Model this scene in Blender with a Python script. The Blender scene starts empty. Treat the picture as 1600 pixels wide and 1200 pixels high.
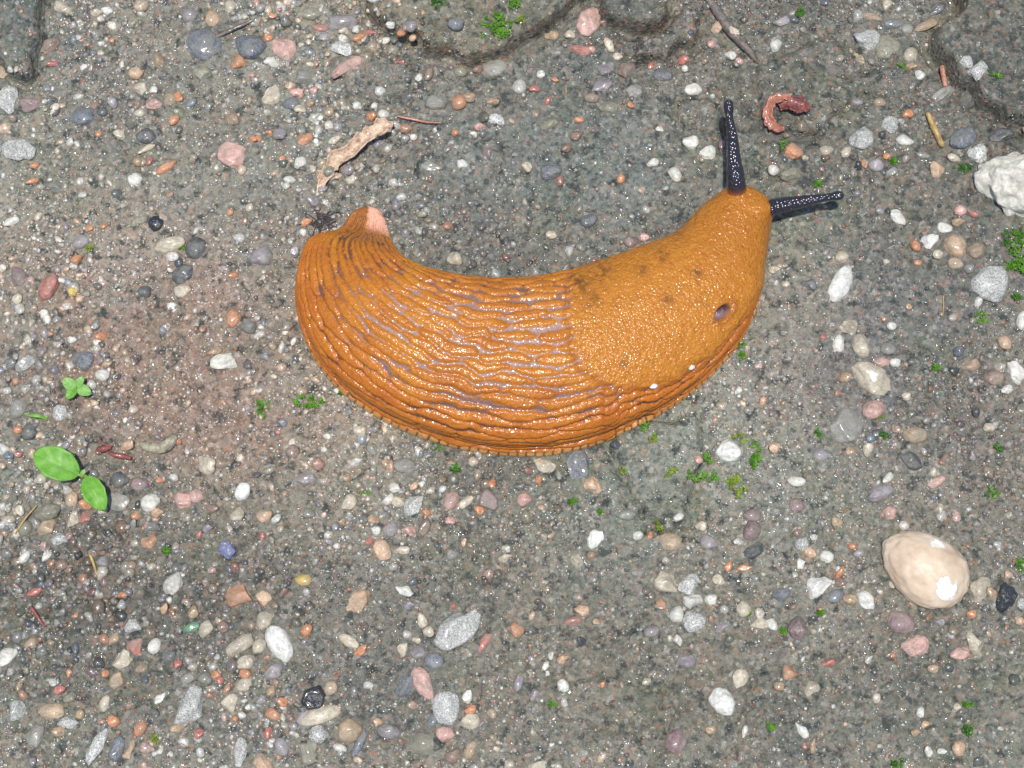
import bpy, math, random
import numpy as np
from mathutils import Vector

random.seed(7)
rng = np.random.default_rng(7)
R = math.radians
scene = bpy.context.scene
col = scene.collection

# ------------------------------------------------------------------ camera
MM = 0.001
PXM = 0.12 * MM            # one photo pixel on the ground, in metres
TILT = R(12.0)
DIST = 0.40
IMW, IMH = 1600, 1200
cam_d = bpy.data.cameras.new("camera")
cam = bpy.data.objects.new("camera", cam_d)
col.objects.link(cam)
cam_pos = np.array([0.0, -DIST * math.sin(TILT), DIST * math.cos(TILT)])
cam.location = cam_pos
cam.rotation_euler = (TILT, 0, 0)
cam_d.sensor_fit = 'HORIZONTAL'
cam_d.sensor_width = 36.0
cam_d.lens = 36.0 * DIST / (IMW * PXM)
cam_d.clip_start = 0.005
cam_d.clip_end = 50.0
scene.camera = cam
scene.render.resolution_x = 1024
scene.render.resolution_y = 768
cX = np.array([1.0, 0, 0])
cY = np.array([0, math.cos(TILT), math.sin(TILT)])
cZ = np.array([0, math.sin(TILT), -math.cos(TILT)])      # viewing direction

def at(px, py, z=0.0):
    """photo pixel -> world point on the horizontal plane at height z"""
    px = np.asarray(px, float); py = np.asarray(py, float)
    u = (px - IMW / 2) * PXM / DIST
    v = (IMH / 2 - py) * PXM / DIST
    d = cZ + u[..., None] * cX + v[..., None] * cY
    t = (np.asarray(z) - cam_pos[2]) / d[..., 2]
    return cam_pos + d * t[..., None]

def to_px(P):
    r = np.asarray(P) - cam_pos
    w = r @ cZ
    return (IMW / 2 + (r @ cX) / w * DIST / PXM, IMH / 2 - (r @ cY) / w * DIST / PXM)

# ------------------------------------------------------------------ light
SUN_EL, SUN_AZ = R(85.5), R(195)          # azimuth from +Y, clockwise positive
world = bpy.data.worlds.new("World")
scene.world = world
world.use_nodes = True
wn = world.node_tree
wn.nodes.clear()
sky = wn.nodes.new('ShaderNodeTexSky')
sky.sky_type = 'NISHITA'
sky.sun_disc = False
sky.sun_elevation = SUN_EL
sky.sun_rotation = SUN_AZ
bg = wn.nodes.new('ShaderNodeBackground')
bg.inputs['Strength'].default_value = 0.115
wo = wn.nodes.new('ShaderNodeOutputWorld')
wn.links.new(sky.outputs[0], bg.inputs[0])
wn.links.new(bg.outputs[0], wo.inputs[0])
sun_d = bpy.data.lights.new("sun", 'SUN')
sun_d.energy = 3.5
sun_d.angle = R(1.6)
sun_d.color = (1.0, 0.965, 0.91)
sun = bpy.data.objects.new("sun", sun_d)
col.objects.link(sun)
sdir = Vector((math.sin(SUN_AZ) * math.cos(SUN_EL), math.cos(SUN_AZ) * math.cos(SUN_EL), math.sin(SUN_EL)))
sun.rotation_euler = sdir.to_track_quat('Z', 'Y').to_euler()
sun.location = sdir * 2.0
scene.view_settings.view_transform = 'Standard'
scene.view_settings.look = 'None'
scene.view_settings.gamma = 1.0
scene.view_settings.exposure = 0.2

# ------------------------------------------------------------------ numpy helpers
_T = rng.random(4096 * 4)
def _h(ix, iy, iz, seed):
    n = (ix.astype(np.int64) * 73856093) ^ (iy.astype(np.int64) * 19349663) ^ (iz.astype(np.int64) * 83492791) ^ (seed * 2654435)
    n = (n ^ (n >> 13)) * 1274126177
    return _T[(n ^ (n >> 16)) & 16383]
def vnoise(x, y, seed=0, z=None):
    """value noise in -1..1"""
    x = np.asarray(x, float); y = np.asarray(y, float)
    ix = np.floor(x).astype(np.int64); iy = np.floor(y).astype(np.int64)
    fx = x - ix; fy = y - iy
    fx = fx * fx * (3 - 2 * fx); fy = fy * fy * (3 - 2 * fy)
    if z is None:
        o = np.zeros_like(ix)
        a = _h(ix, iy, o, seed); b = _h(ix + 1, iy, o, seed)
        c = _h(ix, iy + 1, o, seed); d = _h(ix + 1, iy + 1, o, seed)
        return 2 * ((a * (1 - fx) + b * fx) * (1 - fy) + (c * (1 - fx) + d * fx) * fy) - 1
    z = np.asarray(z, float); iz = np.floor(z).astype(np.int64); fz = z - iz; fz = fz * fz * (3 - 2 * fz)
    r = 0
    for k, wk in ((0, 1 - fz), (1, fz)):
        a = _h(ix, iy, iz + k, seed); b = _h(ix + 1, iy, iz + k, seed)
        c = _h(ix, iy + 1, iz + k, seed); d = _h(ix + 1, iy + 1, iz + k, seed)
        r = r + wk * ((a * (1 - fx) + b * fx) * (1 - fy) + (c * (1 - fx) + d * fx) * fy)
    return 2 * r - 1
def fbm(x, y, s, octv=3, seed=0):
    r = 0; a = 1.0
    for o in range(octv):
        r = r + a * vnoise(x * s + 17.3 * o, y * s - 9.1 * o, seed + o); a *= 0.5; s *= 2.03
    return r
def sstep(a, b, x):
    t = np.clip((x - a) / (b - a), 0, 1)
    return t * t * (3 - 2 * t)
def poly_sdf(poly, x, y):
    """signed distance, positive inside"""
    P = np.asarray(poly, float)
    d = np.full(np.shape(x), 1e9); ins = np.zeros(np.shape(x), bool)
    for i in range(len(P)):
        ax, ay = P[i]; bx, by = P[(i + 1) % len(P)]
        ex, ey = bx - ax, by - ay
        t = np.clip(((x - ax) * ex + (y - ay) * ey) / (ex * ex + ey * ey + 1e-18), 0, 1)
        d = np.minimum(d, np.hypot(x - ax - t * ex, y - ay - t * ey))
        c = ((ay > y) != (by > y)) & (x < (bx - ax) * (y - ay) / (by - ay + 1e-18) + ax)
        ins ^= c
    return np.where(ins, d, -d)
def line_dist(pts, x, y):
    P = np.asarray(pts, float); d = np.full(np.shape(x), 1e9)
    for i in range(len(P) - 1):
        ax, ay = P[i]; ex, ey = P[i + 1] - P[i]
        t = np.clip(((x - ax) * ex + (y - ay) * ey) / (ex * ex + ey * ey + 1e-18), 0, 1)
        d = np.minimum(d, np.hypot(x - ax - t * ex, y - ay - t * ey))
    return d
def catmull(P, n):
    P = np.asarray(P, float); Q = np.vstack([2 * P[0] - P[1], P, 2 * P[-1] - P[-2]])
    t = np.linspace(0, len(P) - 1, n); i = np.minimum(t.astype(int), len(P) - 2); f = (t - i)[:, None]
    a, b, c, d = Q[i], Q[i + 1], Q[i + 2], Q[i + 3]
    return 0.5 * (2 * b + (c - a) * f + (2 * a - 5 * b + 4 * c - d) * f ** 2 + (3 * b - a - 3 * c + d) * f ** 3)
def lin(*c):
    return tuple((v / 255 / 12.92) if v / 255 <= 0.04045 else ((v / 255 + 0.055) / 1.055) ** 2.4 for v in c)

def mesh_np(name, V, F, smooth=True, colors=None):
    V = np.ascontiguousarray(V, np.float32)
    Fs = F if isinstance(F, list) else [F]
    me = bpy.data.meshes.new(name)
    me.vertices.add(len(V)); me.vertices.foreach_set('co', V.ravel())
    loops = np.concatenate([f.ravel() for f in Fs]).astype(np.int32)
    tot = np.concatenate([np.full(len(f), f.shape[1], np.int32) for f in Fs])
    st = np.concatenate([[0], np.cumsum(tot)[:-1]]).astype(np.int32)
    me.loops.add(len(loops)); me.loops.foreach_set('vertex_index', loops)
    me.polygons.add(len(tot)); me.polygons.foreach_set('loop_start', st); me.polygons.foreach_set('loop_total', tot)
    me.polygons.foreach_set('use_smooth', np.full(len(tot), bool(smooth)))
    if colors is not None:
        ca = me.color_attributes.new('tint', 'FLOAT_COLOR', 'POINT')
        c4 = np.ones((len(V), 4), np.float32); c4[:, :colors.shape[1]] = colors
        ca.data.foreach_set('color', c4.ravel())
    me.update(calc_edges=True)
    return me
def obj(name, me, mat=None, parent=None, loc=(0, 0, 0), rz=0):
    o = bpy.data.objects.new(name, me); col.objects.link(o)
    o.location = loc; o.rotation_euler = (0, 0, rz)
    if mat is not None and not me.materials: me.materials.append(mat)
    if parent is not None: o.parent = parent
    return o
def tag(o, label=None, cat=None, group=None, kind=None):
    if label: o['label'] = label
    if cat: o['category'] = cat
    if group: o['group'] = group
    if kind: o['kind'] = kind
    return o
def grid_faces(n, m, wrap=False):
    i = np.arange(n - 1)[:, None]; j = np.arange(m if wrap else m - 1)[None, :]
    a = i * m + j; b = i * m + (j + 1) % m
    return np.stack([a, b, b + m, a + m], -1).reshape(-1, 4)

# icospheres
def ico(sub):
    g = (1 + 5 ** .5) / 2
    V = [(-1, g, 0), (1, g, 0), (-1, -g, 0), (1, -g, 0), (0, -1, g), (0, 1, g), (0, -1, -g), (0, 1, -g), (g, 0, -1), (g, 0, 1), (-g, 0, -1), (-g, 0, 1)]
    F = [(0, 11, 5), (0, 5, 1), (0, 1, 7), (0, 7, 10), (0, 10, 11), (1, 5, 9), (5, 11, 4), (11, 10, 2), (10, 7, 6), (7, 1, 8), (3, 9, 4), (3, 4, 2), (3, 2, 6), (3, 6, 8), (3, 8, 9), (4, 9, 5), (2, 4, 11), (6, 2, 10), (8, 6, 7), (9, 8, 1)]
    V = [np.array(v) / np.linalg.norm(v) for v in V]
    for _ in range(sub):
        cache = {}; NF = []
        def mid(a, b):
            k = (min(a, b), max(a, b))
            if k not in cache:
                m = V[a] + V[b]; V.append(m / np.linalg.norm(m)); cache[k] = len(V) - 1
            return cache[k]
        for a, b, c in F:
            x, y, z = mid(a, b), mid(b, c), mid(c, a)
            NF += [(a, x, z), (b, y, x), (c, z, y), (x, y, z)]
        F = NF
    return np.array(V), np.array(F)
ICO = [ico(s) for s in range(5)]

# ------------------------------------------------------------------ materials
def new_mat(name):
    m = bpy.data.materials.new(name); m.use_nodes = True
    nt = m.node_tree; b = nt.nodes['Principled BSDF']
    return m, nt, b
def node(nt, t, **kw):
    n = nt.nodes.new(t)
    for k, v in kw.items():
        if k in n.inputs: n.inputs[k].default_value = v
        else: setattr(n, k, v)
    return n
def noise(nt, vec, scale, detail=3, rough=0.55):
    n = node(nt, 'ShaderNodeTexNoise', Scale=scale, Detail=detail, Roughness=rough)
    nt.links.new(vec, n.inputs['Vector']); return n
def ramp(nt, fac, stops):
    r = node(nt, 'ShaderNodeValToRGB'); e = r.color_ramp.elements
    while len(e) < len(stops): e.new(0.5)
    for q, (p, c) in zip(e, stops):
        q.position = p; q.color = (*c, 1) if len(c) == 3 else c
    nt.links.new(fac, r.inputs[0]); return r
def mixc(nt, fac, a, b, mode='MIX'):
    m = node(nt, 'ShaderNodeMix', data_type='RGBA', blend_type=mode)
    for s, v in ((m.inputs[0], fac), (m.inputs[6], a), (m.inputs[7], b)):
        if hasattr(v, 'is_output') or isinstance(v, bpy.types.NodeSocket): nt.links.new(v, s)
        elif isinstance(v, (int, float)): s.default_value = v
        else: s.default_value = (*v, 1)
    return m.outputs[2]
def bump(nt, h, dist, strength=1.0, prev=None):
    b = node(nt, 'ShaderNodeBump', Distance=dist, Strength=strength)
    nt.links.new(h, b.inputs['Height'])
    if prev is not None: nt.links.new(prev, b.inputs['Normal'])
    return b.outputs[0]
g3 = lambda v: (v, v, v)
def beads(nt, v, scale):
    """rounded domes: minus the squared distance to the cell centre"""
    vo = node(nt, 'ShaderNodeTexVoronoi', Scale=scale); nt.links.new(v, vo.inputs['Vector'])
    p = node(nt, 'ShaderNodeMath', operation='MULTIPLY'); nt.links.new(vo.outputs['Distance'], p.inputs[0]); nt.links.new(vo.outputs['Distance'], p.inputs[1])
    q = node(nt, 'ShaderNodeMath', operation='MULTIPLY'); nt.links.new(p.outputs[0], q.inputs[0]); q.inputs[1].default_value = -1.0
    return q

def stone_mat(key, rgb, speck=0.0, rough=(0.3, 0.65), coat=0.2, mud=0.5, dark=0.74):
    m, nt, b = new_mat('stone_' + key)
    tc = node(nt, 'ShaderNodeTexCoord'); oi = node(nt, 'ShaderNodeObjectInfo')
    add = node(nt, 'ShaderNodeVectorMath', operation='ADD'); sc = node(nt, 'ShaderNodeVectorMath', operation='SCALE')
    cmb = node(nt, 'ShaderNodeCombineXYZ')
    for k in range(3): nt.links.new(oi.outputs['Random'], cmb.inputs[k])
    nt.links.new(cmb.outputs[0], sc.inputs[0]); sc.inputs['Scale'].default_value = 3.0
    nt.links.new(tc.outputs['Object'], add.inputs[0]); nt.links.new(sc.outputs[0], add.inputs[1])
    v = add.outputs[0]
    c = np.array(rgb)
    n1 = noise(nt, v, 330, 4, 0.6); n2 = noise(nt, v, 1500, 4, 0.7)
    c1 = ramp(nt, n1.outputs[0], [(0.3, tuple(c * dark)), (0.55, tuple(c)), (0.75, tuple(np.minimum(c * 1.18 + 0.02, 0.85)))]).outputs[0]
    f2 = ramp(nt, n2.outputs[0], [(0.35, g3(0.62)), (0.6, g3(1.08))]).outputs[0]
    c2 = mixc(nt, 0.75, c1, f2, 'MULTIPLY')
    if speck > 0:
        n3 = noise(nt, v, 3600, 3, 0.7)
        f3 = ramp(nt, n3.outputs[0], [(0.46 - 0.1 * speck, g3(1)), (0.52, g3(0))]).outputs[0]
        c2 = mixc(nt, f3, c2, tuple(c * 0.38 + 0.01))
    n4 = noise(nt, v, 420, 6, 0.75)
    fm = ramp(nt, n4.outputs[0], [(0.44, g3(0.05)), (0.58, g3(mud)), (0.68, g3(min(1, mud * 1.5)))]).outputs[0]
    c3 = mixc(nt, fm, c2, lin(132, 128, 114))
    br = node(nt, 'ShaderNodeMapRange'); nt.links.new(oi.outputs['Random'], br.inputs[0])
    br.inputs['To Min'].default_value = 0.82; br.inputs['To Max'].default_value = 1.12
    hs = node(nt, 'ShaderNodeHueSaturation'); nt.links.new(br.outputs[0], hs.inputs['Value']); nt.links.new(c3, hs.inputs['Color'])
    nt.links.new(hs.outputs[0], b.inputs['Base Color'])
    rr = ramp(nt, n4.outputs[0], [(0.35, g3(rough[0])), (0.65, g3(rough[1]))]).outputs[0]
    nt.links.new(rr, b.inputs['Roughness'])
    b.inputs['Coat Weight'].default_value = coat; b.inputs['Coat Roughness'].default_value = 0.12
    nb = bump(nt, n1.outputs[0], 0.0007, 0.7); nb = bump(nt, n2.outputs[0], 0.00022, 0.8, nb)
    nt.links.new(nb, b.inputs['Normal'])
    return m
PAL0 = {  # key: (sRGB, colour word)
    'W': ((222, 220, 208), 'white'), 'C': ((205, 190, 162), 'cream'), 'P': ((218, 172, 132), 'peach'),
    'O': ((205, 118, 68), 'orange'), 'R': ((172, 66, 52), 'brick-red'), 'K': ((214, 156, 144), 'pink'),
    'T': ((172, 140, 104), 'tan'), 'G': ((138, 138, 130), 'grey'), 'L': ((160, 150, 158), 'lilac-grey'),
    'B': ((104, 116, 136), 'blue-grey'), 'D': ((62, 68, 76), 'dark'), 'N': ((118, 86, 72), 'brown'),
    'V': ((128, 126, 102), 'olive'), 'M': ((136, 104, 108), 'mauve'), 'Y': ((196, 160, 58), 'yellow'),
    'S': ((212, 214, 210), 'speckled grey'), 'X': ((124, 128, 164), 'blue glassy'), 'E': ((100, 142, 108), 'green glassy'),
    'Z': ((26, 30, 42), 'black glittery'), 'A': ((238, 236, 226), 'bright white')}
def soften(k, c):
    if k in 'XEZA': return c
    g = 150 if k in 'DBGVLM' else 190
    f = {'D': 0.2, 'B': 0.35, 'O': 0.36, 'R': 0.45, 'Y': 0.3, 'N': 0.35, 'M': 0.3}.get(k, 0.3)
    return tuple(a * (1 - f) + b * f for a, b in zip(c, (g, g * 0.97, g * 0.90)))
PAL = {k: (soften(k, c), w) for k, (c, w) in PAL0.items()}
MAT = {}
for k, (c, w) in PAL.items():
    kw = {}
    if k == 'S': kw = dict(speck=0.3, coat=0.15, mud=0.18)
    if k == 'B': kw = dict(speck=0.25)
    if k in 'XE': kw = dict(rough=(0.05, 0.2), coat=1.0, mud=0.1)
    if k == 'Z': kw = dict(rough=(0.12, 0.3), coat=0.8, mud=0.1, speck=0.2)
    if k in 'WA': kw = dict(mud=0.25, dark=0.8)
    MAT[k] = stone_mat(w.replace(' ', '_').replace('-', '_'), lin(*c), **kw)

def tint_mat(name, rough=0.35, coat=0.3, nscale=1800, bdist=0.0002):
    m, nt, b = new_mat(name)
    at_ = node(nt, 'ShaderNodeAttribute', attribute_name='tint')
    tc = node(nt, 'ShaderNodeTexCoord'); v = tc.outputs['Object']
    n = noise(nt, v, nscale, 3, 0.65)
    f = ramp(nt, n.outputs[0], [(0.32, g3(0.6)), (0.62, g3(1.12))]).outputs[0]
    nt.links.new(mixc(nt, 1.0, at_.outputs['Color'], f, 'MULTIPLY'), b.inputs['Base Color'])
    n2 = noise(nt, v, 400, 2)
    nt.links.new(ramp(nt, n2.outputs[0], [(0.35, g3(rough * 0.5)), (0.65, g3(rough * 1.4))]).outputs[0], b.inputs['Roughness'])
    b.inputs['Coat Weight'].default_value = coat; b.inputs['Coat Roughness'].default_value = 0.1
    nt.links.new(bump(nt, n.outputs[0], bdist, 0.8), b.inputs['Normal'])
    return m
grain_mat = tint_mat('wet_grains', 0.28, 0.5)

def ground_mat():
    m, nt, b = new_mat('wet_silt')
    at_ = node(nt, 'ShaderNodeAttribute', attribute_name='tint')
    v = node(nt, 'ShaderNodeTexCoord').outputs['Object']
    n1 = noise(nt, v, 240, 5, 0.65); n2 = noise(nt, v, 900, 4, 0.7); n3 = noise(nt, v, 60, 3)
    vo = node(nt, 'ShaderNodeTexVoronoi', Scale=1500.0); nt.links.new(v, vo.inputs['Vector'])
    sp = node(nt, 'ShaderNodeSeparateColor'); nt.links.new(vo.outputs['Color'], sp.inputs[0])
    grains = ramp(nt, sp.outputs[0], [(0.0, lin(58, 64, 62)), (0.16, lin(98, 100, 94)), (0.34, lin(150, 146, 134)), (0.52, lin(122, 128, 126)),
                                      (0.66, lin(176, 168, 154)), (0.78, lin(150, 124, 102)), (0.86, lin(214, 212, 206)), (0.95, lin(184, 126, 98))]).outputs[0]
    fac = ramp(nt, n1.outputs[0], [(0.34, g3(0.15)), (0.62, g3(0.7))]).outputs[0]
    base = mixc(nt, fac, at_.outputs['Color'], mixc(nt, 0.48, grains, at_.outputs['Color']))
    f2 = ramp(nt, n2.outputs[0], [(0.30, g3(0.40)), (0.46, g3(0.95)), (0.66, g3(1.25))]).outputs[0]
    base = mixc(nt, 0.9, base, f2, 'MULTIPLY')
    n5 = noise(nt, v, 420, 4, 0.7)
    fd = ramp(nt, n5.outputs[0], [(0.36, g3(0.9)), (0.47, g3(0))]).outputs[0]
    base = mixc(nt, fd, base, lin(44, 52, 50))
    nt.links.new(base, b.inputs['Base Color'])
    nt.links.new(ramp(nt, n1.outputs[0], [(0.35, g3(0.42)), (0.65, g3(0.7))]).outputs[0], b.inputs['Roughness'])
    nb0 = bump(nt, n1.outputs[0], 0.0012, 0.6); nb = bump(nt, n2.outputs[0], 0.0005, 0.85, nb0)
    nb = bump(nt, vo.outputs['Distance'], 0.0003, 0.5, nb)
    nt.links.new(nb, b.inputs['Normal'])
    b.inputs['Specular IOR Level'].default_value = 0.4
    # water beads: small rounded glossy dots on some of the grains
    nt.links.new(bump(nt, beads(nt, v, 1150.0).outputs[0], 0.00036, 1.0), b.inputs['Coat Normal'])
    n6 = noise(nt, v, 520, 2, 0.5)
    nt.links.new(ramp(nt, n6.outputs[0], [(0.56, g3(0)), (0.64, g3(0.6))]).outputs[0], b.inputs['Coat Weight'])
    b.inputs['Coat Roughness'].default_value = 0.1
    return m

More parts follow.
